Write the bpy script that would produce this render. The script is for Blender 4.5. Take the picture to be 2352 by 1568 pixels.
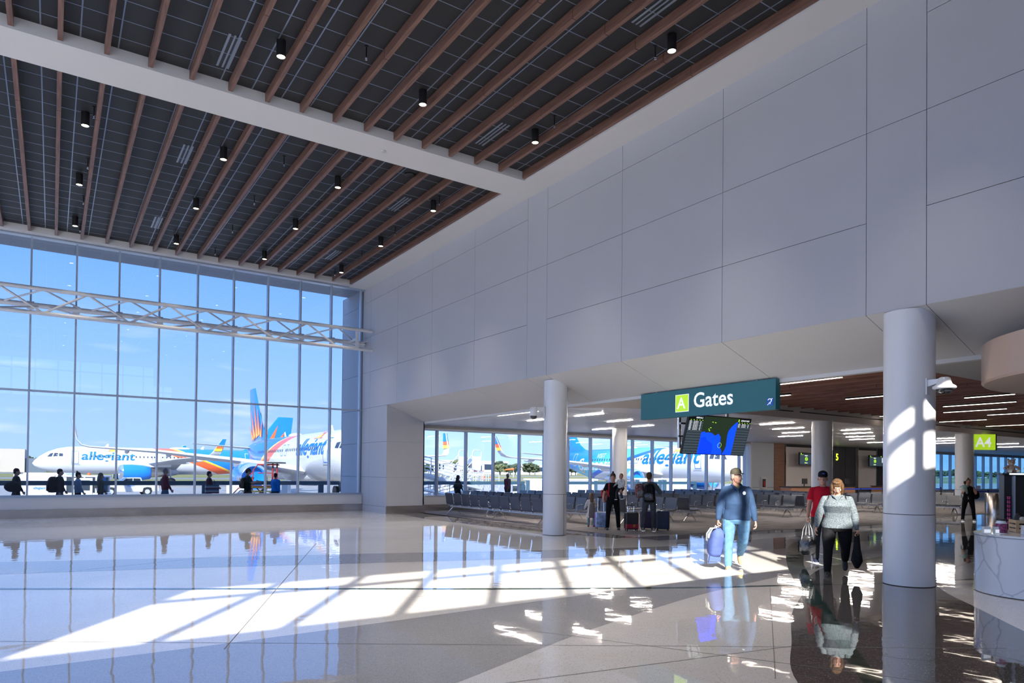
import bpy, bmesh, math, random
from mathutils import Vector, Matrix, Quaternion
R = math.radians
random.seed(7)
C = bpy.context.scene.collection
for o in list(bpy.data.objects): bpy.data.objects.remove(o)

# ---------------- camera ----------------
FPX, CYPX = 1582.5, 1061.8
_a, _p, _r = R(33.771), R(0.787), R(0.595)
_f = Vector((math.sin(_a)*math.cos(_p), math.cos(_a)*math.cos(_p), math.sin(_p)))
_rt = Vector((math.cos(_a), -math.sin(_a), 0)); _up = _rt.cross(_f)
_RT = _rt*math.cos(_r) + _up*math.sin(_r); _UP = _up*math.cos(_r) - _rt*math.sin(_r)
cam = bpy.data.cameras.new('camera'); cam.sensor_width = 36; cam.lens = 36*FPX/2352
cam.shift_y = (CYPX-784)/2352; cam.clip_start = .05; cam.clip_end = 3000
co = bpy.data.objects.new('camera', cam); C.objects.link(co)
_M = Matrix((_RT, _UP, -_f)).transposed().to_4x4(); _M.translation = Vector((0, 0, 1.72))
co.matrix_world = _M
bpy.context.scene.camera = co

# ---------------- view, sky and sun ----------------
sc = bpy.context.scene
vs = sc.view_settings; vs.view_transform = 'Standard'; vs.look = 'None'; vs.gamma = 1; vs.use_curve_mapping = False
vs.exposure = 1.22
SUN_AZ, SUN_EL = R(34.3), R(33.0)
wd = bpy.data.worlds.new('sky'); sc.world = wd; wd.use_nodes = True
nt = wd.node_tree; nt.nodes.clear()
def N(t, typ, **kw):
    n = t.nodes.new(typ)
    for k, v in kw.items(): setattr(n, k, v)
    return n
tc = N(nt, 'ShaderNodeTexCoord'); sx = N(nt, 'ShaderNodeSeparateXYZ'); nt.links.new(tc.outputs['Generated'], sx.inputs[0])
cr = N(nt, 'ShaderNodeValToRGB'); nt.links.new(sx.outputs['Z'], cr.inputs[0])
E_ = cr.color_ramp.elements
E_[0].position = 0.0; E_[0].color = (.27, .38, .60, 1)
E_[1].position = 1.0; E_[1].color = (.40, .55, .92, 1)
for p_, c_ in ((.06, (.24, .355, .60, 1)), (.16, (.175, .31, .60, 1)), (.33, (.075, .21, .58, 1)), (.42, (.12, .30, .66, 1)), (.6, (.30, .46, .85, 1))):  # ramp brightened high above the framed view to add light indoors
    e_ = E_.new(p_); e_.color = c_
nz = N(nt, 'ShaderNodeTexNoise'); nz.inputs['Scale'].default_value = 7.0; nz.inputs['Detail'].default_value = 7.0
mp = N(nt, 'ShaderNodeMapping'); mp.inputs['Scale'].default_value = (1, 1, 5.5)
nt.links.new(tc.outputs['Generated'], mp.inputs[0]); nt.links.new(mp.outputs[0], nz.inputs[0])
cl = N(nt, 'ShaderNodeValToRGB'); cl.color_ramp.elements[0].position = .56; cl.color_ramp.elements[1].position = .72
nt.links.new(nz.outputs['Fac'], cl.inputs[0])
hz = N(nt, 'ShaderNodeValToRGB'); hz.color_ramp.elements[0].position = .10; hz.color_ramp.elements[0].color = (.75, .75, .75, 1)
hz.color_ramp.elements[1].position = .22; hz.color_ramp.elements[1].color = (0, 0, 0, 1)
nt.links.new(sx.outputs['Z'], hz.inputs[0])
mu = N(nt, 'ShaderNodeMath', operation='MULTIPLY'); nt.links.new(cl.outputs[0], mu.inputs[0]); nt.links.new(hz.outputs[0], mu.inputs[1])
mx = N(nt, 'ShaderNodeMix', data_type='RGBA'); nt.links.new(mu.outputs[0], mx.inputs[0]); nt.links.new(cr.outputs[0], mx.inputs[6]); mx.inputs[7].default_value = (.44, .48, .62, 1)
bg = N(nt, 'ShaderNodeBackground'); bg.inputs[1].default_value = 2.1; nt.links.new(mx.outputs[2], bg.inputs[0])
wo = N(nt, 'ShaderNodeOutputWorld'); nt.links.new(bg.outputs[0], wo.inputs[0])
sl = bpy.data.lights.new('sun', 'SUN'); sl.energy = 8; sl.angle = R(.6); sl.color = (1, .95, .86)
so = bpy.data.objects.new('sun', sl); C.objects.link(so)
_d = Vector((math.sin(SUN_AZ)*math.cos(SUN_EL), math.cos(SUN_AZ)*math.cos(SUN_EL), -math.sin(SUN_EL)))
so.rotation_euler = _d.to_track_quat('-Z', 'Y').to_euler(); so.location = (-20, -30, 30)

# ---------------- helpers ----------------
def srgb(h):
    v = [int(h[i:i+2], 16)/255 for i in (0, 2, 4)]
    return tuple(c/12.92 if c <= .04045 else ((c+.055)/1.055)**2.4 for c in v)
MATS = {}
def mat(name, col, rough=.5, metal=0., spec=.5, var=0., vscale=3., bump=0., bscale=20., emit=None, est=1., coat=0., stretch=None):
    if name in MATS: return MATS[name]
    if isinstance(col, str): col = srgb(col)
    m = bpy.data.materials.new(name); m.use_nodes = True; t = m.node_tree; b = t.nodes['Principled BSDF']
    b.inputs['Base Color'].default_value = (*col, 1); b.inputs['Roughness'].default_value = rough
    b.inputs['Metallic'].default_value = metal; b.inputs['Specular IOR Level'].default_value = spec
    b.inputs['Coat Weight'].default_value = coat; b.inputs['Coat Roughness'].default_value = .03
    if emit:
        if isinstance(emit, str): emit = srgb(emit)
        b.inputs['Emission Color'].default_value = (*emit, 1); b.inputs['Emission Strength'].default_value = est
    if var or bump:
        tc = N(t, 'ShaderNodeTexCoord'); mp = N(t, 'ShaderNodeMapping'); t.links.new(tc.outputs['Object'], mp.inputs[0])
        if stretch: mp.inputs['Scale'].default_value = stretch
    if var:
        n = N(t, 'ShaderNodeTexNoise'); n.inputs['Scale'].default_value = vscale; n.inputs['Detail'].default_value = 5
        t.links.new(mp.outputs[0], n.inputs[0])
        mr = N(t, 'ShaderNodeMapRange'); mr.inputs[1].default_value = .3; mr.inputs[2].default_value = .7
        mr.inputs[3].default_value = 1-var; mr.inputs[4].default_value = 1+var; t.links.new(n.outputs[0], mr.inputs[0])
        vm = N(t, 'ShaderNodeVectorMath', operation='SCALE'); vm.inputs[0].default_value = col; t.links.new(mr.outputs[0], vm.inputs['Scale'])
        t.links.new(vm.outputs[0], b.inputs['Base Color'])
    if bump:
        n2 = N(t, 'ShaderNodeTexNoise'); n2.inputs['Scale'].default_value = bscale; n2.inputs['Detail'].default_value = 2
        t.links.new(mp.outputs[0], n2.inputs[0])
        bp = N(t, 'ShaderNodeBump'); bp.inputs['Strength'].default_value = 1; bp.inputs['Distance'].default_value = bump
        t.links.new(n2.outputs[0], bp.inputs['Height']); t.links.new(bp.outputs[0], b.inputs['Normal'])
    MATS[name] = m
    return m

class MB:
    """collects simple shapes and links them as one mesh object"""
    def __init__(s): s.v = []; s.f = []; s.m = []
    def add(s, vs, fs, mi=0, T=None):
        n = len(s.v)
        s.v += [tuple(T @ Vector(v)) if T is not None else tuple(v) for v in vs]
        s.f += [tuple(i+n for i in f) for f in fs]; s.m += [mi]*len(fs); return s
    def box(s, x0, x1, y0, y1, z0, z1, mi=0, T=None):
        return s.add([(x0,y0,z0),(x1,y0,z0),(x1,y1,z0),(x0,y1,z0),(x0,y0,z1),(x1,y0,z1),(x1,y1,z1),(x0,y1,z1)],
                     [(0,3,2,1),(4,5,6,7),(0,1,5,4),(1,2,6,5),(2,3,7,6),(3,0,4,7)], mi, T)
    def cbox(s, c, sz, mi=0, rot=None):
        T = Matrix.Translation(c)
        if rot is not None: T = T @ (rot if isinstance(rot, Matrix) else Matrix.Rotation(rot, 4, 'Z'))
        a, b, d = [q/2 for q in sz]
        return s.box(-a, a, -b, b, -d, d, mi, T)
    def cyl(s, p0, p1, r0, r1=None, n=16, mi=0, caps=True, ell=1.0):
        p0, p1 = Vector(p0), Vector(p1); r1 = r0 if r1 is None else r1
        d = (p1-p0).normalized(); a = d.orthogonal().normalized() if abs(d.z) < .999 else Vector((1,0,0)); b = d.cross(a)
        vs = []
        for p, r in ((p0, r0), (p1, r1)):
            for i in range(n):
                t = 2*math.pi*i/n; vs.append(p + a*(r*math.cos(t)) + b*(r*ell*math.sin(t)))
        fs = [(i, (i+1) % n, n+(i+1) % n, n+i) for i in range(n)]
        if caps: fs += [tuple(range(n-1, -1, -1)), tuple(range(n, 2*n))]
        return s.add(vs, fs, mi)
    def tube(s, pts, r, n=8, mi=0):
        pts = [Vector(p) for p in pts]; rings = []
        prev = None
        for i, p in enumerate(pts):
            d = (pts[min(i+1, len(pts)-1)] - pts[max(i-1, 0)]).normalized()
            if prev is None: a = d.orthogonal().normalized()
            else: a = (prev - d*prev.dot(d)).normalized()
            prev = a; b = d.cross(a); rr = r[i] if isinstance(r, (list, tuple)) else r
            rings.append([p + a*(rr*math.cos(2*math.pi*k/n)) + b*(rr*math.sin(2*math.pi*k/n)) for k in range(n)])
        return s.loft(rings, mi)
    def loft(s, rings, mi=0, caps=True):
        n = len(rings[0]); vs = [v for r in rings for v in r]; fs = []
        for j in range(len(rings)-1):
            for i in range(n):
                fs.append((j*n+i, j*n+(i+1) % n, (j+1)*n+(i+1) % n, (j+1)*n+i))
        if caps: fs += [tuple(range(n-1, -1, -1)), tuple(range((len(rings)-1)*n, len(rings)*n))]
        return s.add(vs, fs, mi)
    def lathe(s, prof, c=(0,0,0), n=24, mi=0, sx=1, sy=1):
        rings = [[(c[0]+r*sx*math.cos(2*math.pi*k/n), c[1]+r*sy*math.sin(2*math.pi*k/n), c[2]+z) for k in range(n)] for r, z in prof]
        return s.loft(rings, mi)
    def ball(s, c, r, n=14, mi=0, T=None):
        rx, ry, rz = (r, r, r) if not isinstance(r, (list, tuple)) else r
        rings = []
        for j in range(1, n//2+2):
            ph = math.pi*(j/(n//2+2)); 
            rings.append([Vector((rx*math.sin(ph)*math.cos(2*math.pi*k/n), ry*math.sin(ph)*math.sin(2*math.pi*k/n), -rz*math.cos(ph))) for k in range(n)])
        if T is not None: rings = [[T @ v for v in q] for q in rings]
        c = Vector(c); rings = [[v + c for v in q] for q in rings]
        return s.loft(rings, mi)
    def prism(s, poly, z0, z1, mi=0, T=None):
        n = len(poly); vs = [(x, y, z0) for x, y in poly] + [(x, y, z1) for x, y in poly]
        ar = sum(poly[i][0]*poly[(i+1) % n][1]-poly[(i+1) % n][0]*poly[i][1] for i in range(n))
        fs = [(i, (i+1) % n, n+(i+1) % n, n+i) for i in range(n)] + [tuple(range(n-1, -1, -1)), tuple(range(n, 2*n))]
        if ar < 0: fs = [tuple(reversed(f)) for f in fs]
        return s.add(vs, fs, mi, T)
    def extr(s, poly, axis, a0, a1, mi=0):
        """polygon in the plane across axis ('X': (y,z), 'Y': (x,z)) extruded a0..a1"""
        if axis == 'Y': P = lambda u, w, a: (u, a, w)
        else: P = lambda u, w, a: (a, u, w)
        n = len(poly); vs = [P(u, w, a0) for u, w in poly] + [P(u, w, a1) for u, w in poly]
        fs = [(i, (i+1) % n, n+(i+1) % n, n+i) for i in range(n)] + [tuple(range(n-1, -1, -1)), tuple(range(n, 2*n))]
        return s.add(vs, fs, mi)
    def build(s, name, mats, parent=None, smooth=None, bevel=0, fixn=False, T=None):
        me = bpy.data.meshes.new(name)
        vs = s.v if T is None else [tuple(T @ Vector(v)) for v in s.v]
        me.from_pydata(vs, [], s.f)
        if not isinstance(mats, (list, tuple)): mats = [mats]
        for m in mats: me.materials.append(m)
        me.polygons.foreach_set('material_index', s.m)
        me.update()
        if fixn:
            bm = bmesh.new(); bm.from_mesh(me); bmesh.ops.recalc_face_normals(bm, faces=bm.faces); bm.to_mesh(me); bm.free()
        if smooth is not None: me.set_sharp_from_angle(angle=R(smooth)) if smooth < 180 else None; me.polygons.foreach_set('use_smooth', [True]*len(me.polygons))
        o = bpy.data.objects.new(name, me); C.objects.link(o)
        if parent is not None: o.parent = parent
        if bevel:
            b = o.modifiers.new('bevel', 'BEVEL'); b.width = bevel; b.segments = 2; b.limit_method = 'ANGLE'; b.angle_limit = R(40)
        return o
def tag(o, label=None, cat=None, group=None, kind=None):
    if label: o['label'] = label
    if cat: o['category'] = cat
    if group: o['group'] = group
    if kind: o['kind'] = kind
    return o
def thing(name, label, cat, loc=(0,0,0), rz=0, group=None):
    o = bpy.data.objects.new(name, None); C.objects.link(o); o.empty_display_size = .2
    o.location = loc; o.rotation_euler = (0, 0, rz); tag(o, label, cat, group); return o
def struct(name, mb, mats, parent=None, **k):
    o = mb.build(name, mats, parent, **k)
    if parent is None: o['kind'] = 'structure'
    return o
def dup(root, loc=None, rz=None, label=None, parent=None):
    r = root.copy(); C.objects.link(r)
    if parent is not None: r.parent = parent
    if loc is not None: r.location = loc
    if rz is not None: r.rotation_euler = (0, 0, rz)
    if label: r['label'] = label
    for ch in KIDS(root): dup(ch, parent=r)
    return r
def KIDS(o): return [c for c in C.objects if c.parent == o]
def text_mesh(s, size, bold=0.0, shear=0., align='LEFT', sp=1.0):
    """flat letters in the XY plane from the built-in font, as (verts, faces)"""
    cu = bpy.data.curves.new('t', 'FONT'); cu.body = s; cu.size = size; cu.offset = bold*size; cu.shear = shear
    cu.align_x = align; cu.space_character = sp; cu.resolution_u = 3; cu.fill_mode = 'BOTH'
    ob = bpy.data.objects.new('t', cu); C.objects.link(ob)
    dg = bpy.context.evaluated_depsgraph_get(); me = bpy.data.meshes.new_from_object(ob.evaluated_get(dg))
    vs = [tuple(v.co) for v in me.vertices]; fs = [tuple(p.vertices) for p in me.polygons]
    bpy.data.objects.remove(ob); bpy.data.curves.remove(cu); bpy.data.meshes.remove(me)
    return vs, fs
def text_on(mb, s, size, T, mi=0, **k):
    vs, fs = text_mesh(s, size, **k)
    return mb.add(vs, fs, mi, T)
ordn = ['first','second','third','fourth','fifth','sixth','seventh','eighth','ninth','tenth','eleventh','twelfth','thirteenth','fourteenth','fifteenth','sixteenth','seventeenth','eighteenth','nineteenth','twentieth']
# ---------------- materials of the building ----------------
M_panel = mat('grey_wall_panel', (.47,.47,.50), .55, spec=.3, var=.02, vscale=.6)
M_white = mat('white_paint', (.62,.61,.61), .6, spec=.3, var=.015, vscale=.5)
M_joint = mat('dark_joint', (.03,.03,.035), .8)
M_tile = mat('black_ceiling_tile', (.022,.023,.026), .55, spec=.35, var=.12, vscale=40)
M_tbar = mat('ceiling_grid_bar', (.24,.28,.36), .28, metal=.6)
M_alu = mat('silver_aluminium', (.40,.46,.55), .35, metal=.3)
M_steel = mat('brushed_stainless', (.52,.48,.45), .22, metal=.95, var=.06, vscale=2.5, bump=.02, bscale=1.3)
M_truss = mat('grey_truss_paint', (.60,.61,.64), .45)
M_colw = mat('white_column_paint', (.70,.70,.72), .3, spec=.5, coat=.2)
M_dark = mat('black_metal', (.012,.012,.014), .4)
M_blk = mat('black_plastic', (.02,.02,.022), .45)
M_chrome = mat('chrome', (.75,.75,.77), .12, metal=1)
def wood_mat(name, c1, c2, axis):
    m = bpy.data.materials.new(name); m.use_nodes = True; t = m.node_tree; b = t.nodes['Principled BSDF']
    tc = N(t, 'ShaderNodeTexCoord'); mp = N(t, 'ShaderNodeMapping'); t.links.new(tc.outputs['Object'], mp.inputs[0])
    s = [14, 14, 14]; s['XYZ'.index(axis)] = .9; mp.inputs['Scale'].default_value = s
    n = N(t, 'ShaderNodeTexNoise'); n.inputs['Scale'].default_value = 1.6; n.inputs['Detail'].default_value = 6; n.inputs['Distortion'].default_value = .6
    t.links.new(mp.outputs[0], n.inputs[0])
    r = N(t, 'ShaderNodeValToRGB'); r.color_ramp.elements[0].position = .35; r.color_ramp.elements[0].color = (*c1, 1)
    r.color_ramp.elements[1].position = .68; r.color_ramp.elements[1].color = (*c2, 1)
    t.links.new(n.outputs[0], r.inputs[0]); t.links.new(r.outputs[0], b.inputs['Base Color']); b.inputs['Roughness'].default_value = .45
    MATS[name] = m; return m
M_wood = wood_mat('walnut_slat', (.125,.062,.043), (.22,.115,.082), 'Y')
M_wood2 = wood_mat('cherry_slat', (.28,.125,.085), (.42,.20,.14), 'Y')
M_woodz = wood_mat('wood_wall_panel', (.21,.095,.055), (.30,.14,.085), 'X')
def glass_mat(name, tint, fr=1.45, rough=0.0, gl=1.0):
    m = bpy.data.materials.new(name); m.use_nodes = True; t = m.node_tree; t.nodes.clear()
    tr = N(t, 'ShaderNodeBsdfTransparent'); tr.inputs[0].default_value = (*tint, 1)
    g = N(t, 'ShaderNodeBsdfGlossy'); g.inputs['Roughness'].default_value = rough; g.inputs[0].default_value = (gl, gl, gl, 1)
    lw = N(t, 'ShaderNodeLayerWeight'); lw.inputs[0].default_value = .5
    pw = N(t, 'ShaderNodeMath', operation='POWER'); pw.inputs[1].default_value = 4.5; t.links.new(lw.outputs['Facing'], pw.inputs[0])
    f = N(t, 'ShaderNodeMath', operation='MULTIPLY_ADD'); f.inputs[1].default_value = .9; f.inputs[2].default_value = ((fr-1)/(fr+1))**2*1.3; t.links.new(pw.outputs[0], f.inputs[0])
    mix = N(t, 'ShaderNodeMixShader'); o = N(t, 'ShaderNodeOutputMaterial')
    t.links.new(f.outputs[0], mix.inputs[0]); t.links.new(tr.outputs[0], mix.inputs[1]); t.links.new(g.outputs[0], mix.inputs[2]); t.links.new(mix.outputs[0], o.inputs[0])
    MATS[name] = m; return m
M_glass = glass_mat('window_glass', (.62,.65,.68), 1.38)
M_gateg = glass_mat('gate_window_glass', (.72,.745,.77), 1.38)
M_clearg = glass_mat('clear_glass', (.97,.97,.97), 1.38)
M_teal = glass_mat('tinted_window_glass', (.40,.58,.66), 1.4)
def terrazzo(name, base, dark, lite, amt=.5, sc_=90):
    m = bpy.data.materials.new(name); m.use_nodes = True; t = m.node_tree; b = t.nodes['Principled BSDF']
    tc = N(t, 'ShaderNodeTexCoord')
    v = N(t, 'ShaderNodeTexVoronoi'); v.inputs['Scale'].default_value = sc_; t.links.new(tc.outputs['Object'], v.inputs[0])
    sp = N(t, 'ShaderNodeSeparateColor'); t.links.new(v.outputs['Color'], sp.inputs[0])
    r = N(t, 'ShaderNodeValToRGB'); r.color_ramp.interpolation = 'CONSTANT'
    e = r.color_ramp.elements; e[0].position = 0; e[0].color = (*dark, 1); e[1].position = .10*amt*2; e[1].color = (*base, 1)
    q = e.new(1-.10*amt*2); q.color = (*lite, 1)
    t.links.new(sp.outputs[0], r.inputs[0])
    n = N(t, 'ShaderNodeTexNoise'); n.inputs['Scale'].default_value = .7; n.inputs['Detail'].default_value = 4; t.links.new(tc.outputs['Object'], n.inputs[0])
    mr = N(t, 'ShaderNodeMapRange'); mr.inputs[1].default_value = .3; mr.inputs[2].default_value = .7; mr.inputs[3].default_value = .95; mr.inputs[4].default_value = 1.05
    t.links.new(n.outputs[0], mr.inputs[0])
    vm = N(t, 'ShaderNodeVectorMath', operation='SCALE'); t.links.new(r.outputs[0], vm.inputs[0]); t.links.new(mr.outputs[0], vm.inputs['Scale'])
    t.links.new(vm.outputs[0], b.inputs['Base Color'])
    b.inputs['Roughness'].default_value = .028; b.inputs['Specular IOR Level'].default_value = .5; b.inputs['IOR'].default_value = 2.45
    # the polish is slightly uneven: long low waves
    mp = N(t, 'ShaderNodeMapping'); mp.inputs['Scale'].default_value = (1, 1, 1); t.links.new(tc.outputs['Object'], mp.inputs[0])
    w = N(t, 'ShaderNodeTexNoise'); w.inputs['Scale'].default_value = 3.2; w.inputs['Detail'].default_value = 1.0; t.links.new(mp.outputs[0], w.inputs[0])
    bp = N(t, 'ShaderNodeBump'); bp.inputs['Distance'].default_value = .0016; bp.inputs['Strength'].default_value = 1
    t.links.new(w.outputs[0], bp.inputs['Height']); t.links.new(bp.outputs[0], b.inputs['Normal'])
    MATS[name] = m; return m
M_t0 = terrazzo('beige_terrazzo', (.78,.745,.70), (.44,.41,.38), (.82,.79,.75), .30, 170)
M_t1 = terrazzo('grey_terrazzo', (.37,.36,.352), (.24,.23,.22), (.46,.44,.42), .5, 170)
M_t2 = terrazzo('charcoal_terrazzo', (.105,.098,.098), (.035,.032,.032), (.24,.22,.21), .35, 120)
M_t3 = terrazzo('green_terrazzo', (.022,.045,.038), (.012,.02,.018), (.12,.19,.16), .5, 120)
M_t4 = terrazzo('taupe_terrazzo', (.33,.29,.265), (.13,.11,.10), (.38,.35,.32), .5)
M_grout = mat('floor_joint', (.16,.15,.14), .5)

XW = 11.10           # face of the tall panelled wall
YW = 28.30           # glazing line of the hall window
ZC = 9.46            # white ceiling border
# ---------------- floor ----------------
def offs(pts, w):
    out = []
    for i, p in enumerate(pts):
        a = Vector(pts[max(i-1, 0)]); b = Vector(pts[min(i+1, len(pts)-1)]); d = (b-a).normalized(); n = Vector((-d.y, d.x))
        ww = w[i] if isinstance(w, (list, tuple)) else w
        out.append((p[0]+n.x*ww, p[1]+n.y*ww))
    return out
def crv(pts, n=8):
    """smooth curve through points (Catmull-Rom)"""
    P = [Vector(p) for p in pts]; P = [P[0]*2-P[1]] + P + [P[-1]*2-P[-2]]; out = []
    for i in range(1, len(P)-2):
        for k in range(n):
            t = k/n; a, b, c, d = P[i-1], P[i], P[i+1], P[i+2]
            out.append(tuple(.5*((2*b)+(c-a)*t+(2*a-5*b+4*c-d)*t*t+(3*b-3*c+d-a)*t**3)))
    out.append(tuple(P[-2])); return out
fl = MB(); fl.box(-14.3, 96, -1.0, 28.9, -.25, 0, 0)
def layer(mb, left, right, z, mi):
    """ribbon between two equally long point rows, a millimetre proud"""
    n = min(len(left), len(right))
    for i in range(n-1):
        mb.add([(*left[i], z), (*right[i], z), (*right[i+1], z), (*left[i+1], z)], [(0,1,2,3)], mi)
def layer_up(mb, A, B, z, mi):
    n = len(A)
    for i in range(n-1):
        q = [A[i], A[i+1], B[i+1], B[i]]
        ar = sum(q[k][0]*q[(k+1)%4][1]-q[(k+1)%4][0]*q[k][1] for k in range(4))
        if ar < 0: q = q[::-1]
        mb.add([(*p, z) for p in q], [(0,1,2,3)], mi)
gU = crv([(-14,7.1),(-7,7.15),(-.3,7.2),(2,7.25),(5.2,7.45),(8.5,7.62),(10.5,7.65),(12.56,7.6)])
gL = crv([(-14,2.6),(-7,2.9),(0,3.9),(2.76,4.92),(4.86,5.78),(7.69,6.67),(10.46,7.22),(12.56,7.58)])
layer_up(fl, gU, gL, .001, 1)
bU = crv([(-14,18),(-4,16.3),(1,14.9),(5.94,13.36),(9.3,12.2),(12.5,11.5),(16.2,11.6),(23,11.8),(34,12.4),(60,13)])
bL = crv([(-14,16),(-4,14.4),(1,13.3),(5.35,12.0),(9.5,10.8),(13.7,9.9),(19.5,9.97),(26,10.1),(36,10.5),(60,11)])
layer_up(fl, bU, bL, .001, 1)
# bands between the wall line and the carpet on the gate side
layer_up(fl, [(13.0,13.6),(18,13.3),(24.6,12.8),(34,13.0),(60,13.6)], [(13.0,12.6),(18,12.6),(24.6,12.1),(34,12.5),(60,13.1)], .001, 4)
layer_up(fl, crv([(17.5,8.9),(22,9.3),(30,9.5),(60,9.6)]), crv([(16.0,7.9),(22,8.0),(30,8.3),(60,8.4)]), .001, 2)
layer_up(fl, [(12.8,25.6),(12.8,22),(13,17),(13.1,13.6)], [(11.6,25.6),(11.2,22),(11.6,17),(12.4,13.6)], .001, 4)
# charcoal field round the near column with its curved edges
cL = crv([(4.1,2.0),(5.16,3.43),(6.46,4.37),(7.76,5.24),(9.01,5.93),(10.34,6.74),(12.0,7.45),(13.18,7.6),(15.5,7.93),(20,8.2)])
cR = crv([(7.6,2.0),(8.4,2.6),(9.07,3.23),(10.15,4.15),(11.2,5.03),(12.4,5.7),(13.8,6.1),(15.5,6.4),(17.5,6.5),(20,6.6)])
layer_up(fl, cL, cR, .0015, 2)
aL = crv([(4.6,2.2),(5.63,3.14),(6.92,4.21),(9.35,6.2),(10.4,7.03),(11.61,7.95),(13.3,9.14),(14.92,10.17),(16.47,10.91)])
aR = crv([(4.95,2.2),(6.02,3.25),(7.30,4.28),(9.7,6.15),(10.85,7.0),(12.2,8.0),(13.9,9.1),(15.3,10.0),(16.75,10.75)])
layer_up(fl, aL, aR, .002, 3)
gl_ = crv([(-14,19.6),(-6,15.2),(0,11.75),(2.01,10.57),(3.61,9.64),(5.8,8.36),(8.15,7.12),(9.11,6.72),(10.98,5.97),(12.6,5.43),(15,4.75),(20,3.9)])
layer_up(fl, offs(gl_, .055), offs(gl_, -.055), .0025, 3)
for a_, b_ in (((1.4,7.0),(5.2,16)),((-2,9.5),(8,3.0)),((5.1,3.6),(9.2,6.6)),((3.2,8.6),(10.9,8.3)),((0,5.2),(6.2,4.2)),((.4,13.6),(10.9,17.5)),((6.5,2.2),(4.3,6.2))):
    layer_up(fl, offs([a_, b_], .004), offs([a_, b_], -.004), .003, 5)
struct('floor', fl, [M_t0, M_t1, M_t2, M_t3, M_t4, M_grout])
M_carpet = mat('woven_grey_carpet', (.27,.25,.25), .95, spec=.1, var=.55, vscale=3.0, stretch=(.25, 7, 1), bump=.002, bscale=120)
cp = MB(); cpts = crv([(12.9,27.0),(12.75,24),(12.6,21),(12.7,18.5),(12.9,16.2),(13.4,14.6),(15.2,13.6),(18.3,13.3),(24.6,12.95),(32,14.2),(60,14.8),(95,15)])
layer_up(cp, [(x, 27.0) for x, y in cpts], [(x, min(y, 26.99)) for x, y in cpts], .006, 0)
struct('floor', cp, M_carpet)

# ---------------- hall walls ----------------
YS = [-.8, 2.3, 5.23, 6.17, 9.1, 12.03, 14.98, 15.91, 18.83, 21.77, 24.68, 27.4, 28.25]
G = .005
w = MB(); w.box(XW+.02, XW+.22, -.8, YW+.2, 4.62, 10.4, 1); w.box(XW+.02, XW+1.6, 25.62, YW+.2, 0, 4.62, 1)
for i in range(len(YS)-1):
    y0, y1 = YS[i]+G, YS[i+1]-G
    zs = [4.35, 5.87, 7.36, 8.86, ZC+.05] if y1-y0 > 1.0 or i >= 10 else [4.35, 7.36, ZC+.05]
    for k in range(len(zs)-1): w.box(XW, XW+.03, y0, y1, zs[k]+G, zs[k+1]-G, 0)
for y0, y1 in ((25.6, 27.4), (27.4, 28.25)):
    for z0, z1 in ((.27, 1.45), (1.45, 2.89), (2.89, 4.35)): w.box(XW, XW+.03, y0+G, y1-G, z0+G, z1-G, 0)
for z0, z1 in ((.27, 1.45), (1.45, 2.89), (2.89, 4.35)): w.box(XW+.03, 12.77, 25.6, 25.63, z0+.002, z1-.002, 0)
w.box(12.72, 12.77, 25.6, YW+.2, 0, 4.3, 0)
struct('wall_right', w, [M_panel, M_joint])
b = MB(); b.box(XW-.012, XW+.02, 25.61, 28.25, 0, .265, 0); struct('baseboard_right', b, M_panel)
b = MB(); b.box(XW+.012, 12.80, 25.565, 25.6, 0, .31, 0); b.box(12.77, 12.80, 25.6, 26.95, 0, .31, 0); struct('baseboard_pier', b, M_steel)
# sloping soffit under the tall wall
s_ = MB()
for i in range(len(YS)-1):
    y0, y1 = YS[i]+G, min(YS[i+1], 25.6)-G
    if y0 > 25: break
    s_.extr([(XW, 4.35), (12.75, 3.74), (12.78, 3.77), (XW+.03, 4.40)], 'Y', y0, y1, 0)
s_.extr([(XW+.03, 4.41), (12.75, 3.785), (12.86, 3.785), (12.86, 4.62), (XW+.22, 4.62)], 'Y', -.8, 25.6, 1)
s_.box(12.75, 12.90, -.8, 25.6, 3.665, 3.79, 2)
struct('trim_1', s_, [mat('soffit_panel', (.54,.535,.54), .55, spec=.3), M_joint, M_white], fixn=True)

# hall ceiling: white border, white bulkhead, black tile fields with grid
c = MB(); XL = -14.0
c.box(10.35, XW+.03, -.8, YW+.2, ZC, 10.4, 0)
c.box(XL, 10.35, 15.0, 16.08, ZC, 10.4, 0)
c.box(XL, 10.35, 27.72, YW+.2, ZC+.02, 10.4, 0)
c.box(XL, 10.35, -.8, -.3, ZC, 10.4, 0)
c.box(XL-.3, XW+1.5, -1.0, 30.3, 10.4, 10.75, 0)
struct('ceiling', c, M_white)
c = MB(); ZT = 9.69
for y0, y1 in ((-.3, 15.0), (16.08, 27.72)):
    c.box(XL, 10.35, y0, y1, ZT, 10.4, 0)
    x = 10.08
    while x > XL: c.box(x-.012, x+.012, y0, y1, ZT-.006, ZT, 1); x -= .61
    y = y1-.4
    while y > y0: c.box(XL, 10.35, y-.010, y+.010, ZT-.005, ZT, 1); y -= .61
struct('ceiling', c, [M_tile, M_tbar])
sd = MB(); sd.lathe([(.06, 0), (.06, -.02), (.05, -.028), (.01, -.03)], (6.55, 15.55, ZC), 20)
tag(sd.build('smoke_detector', M_white, smooth=40), 'small round white smoke detector under the white ceiling bulkhead', 'smoke detector')
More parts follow.
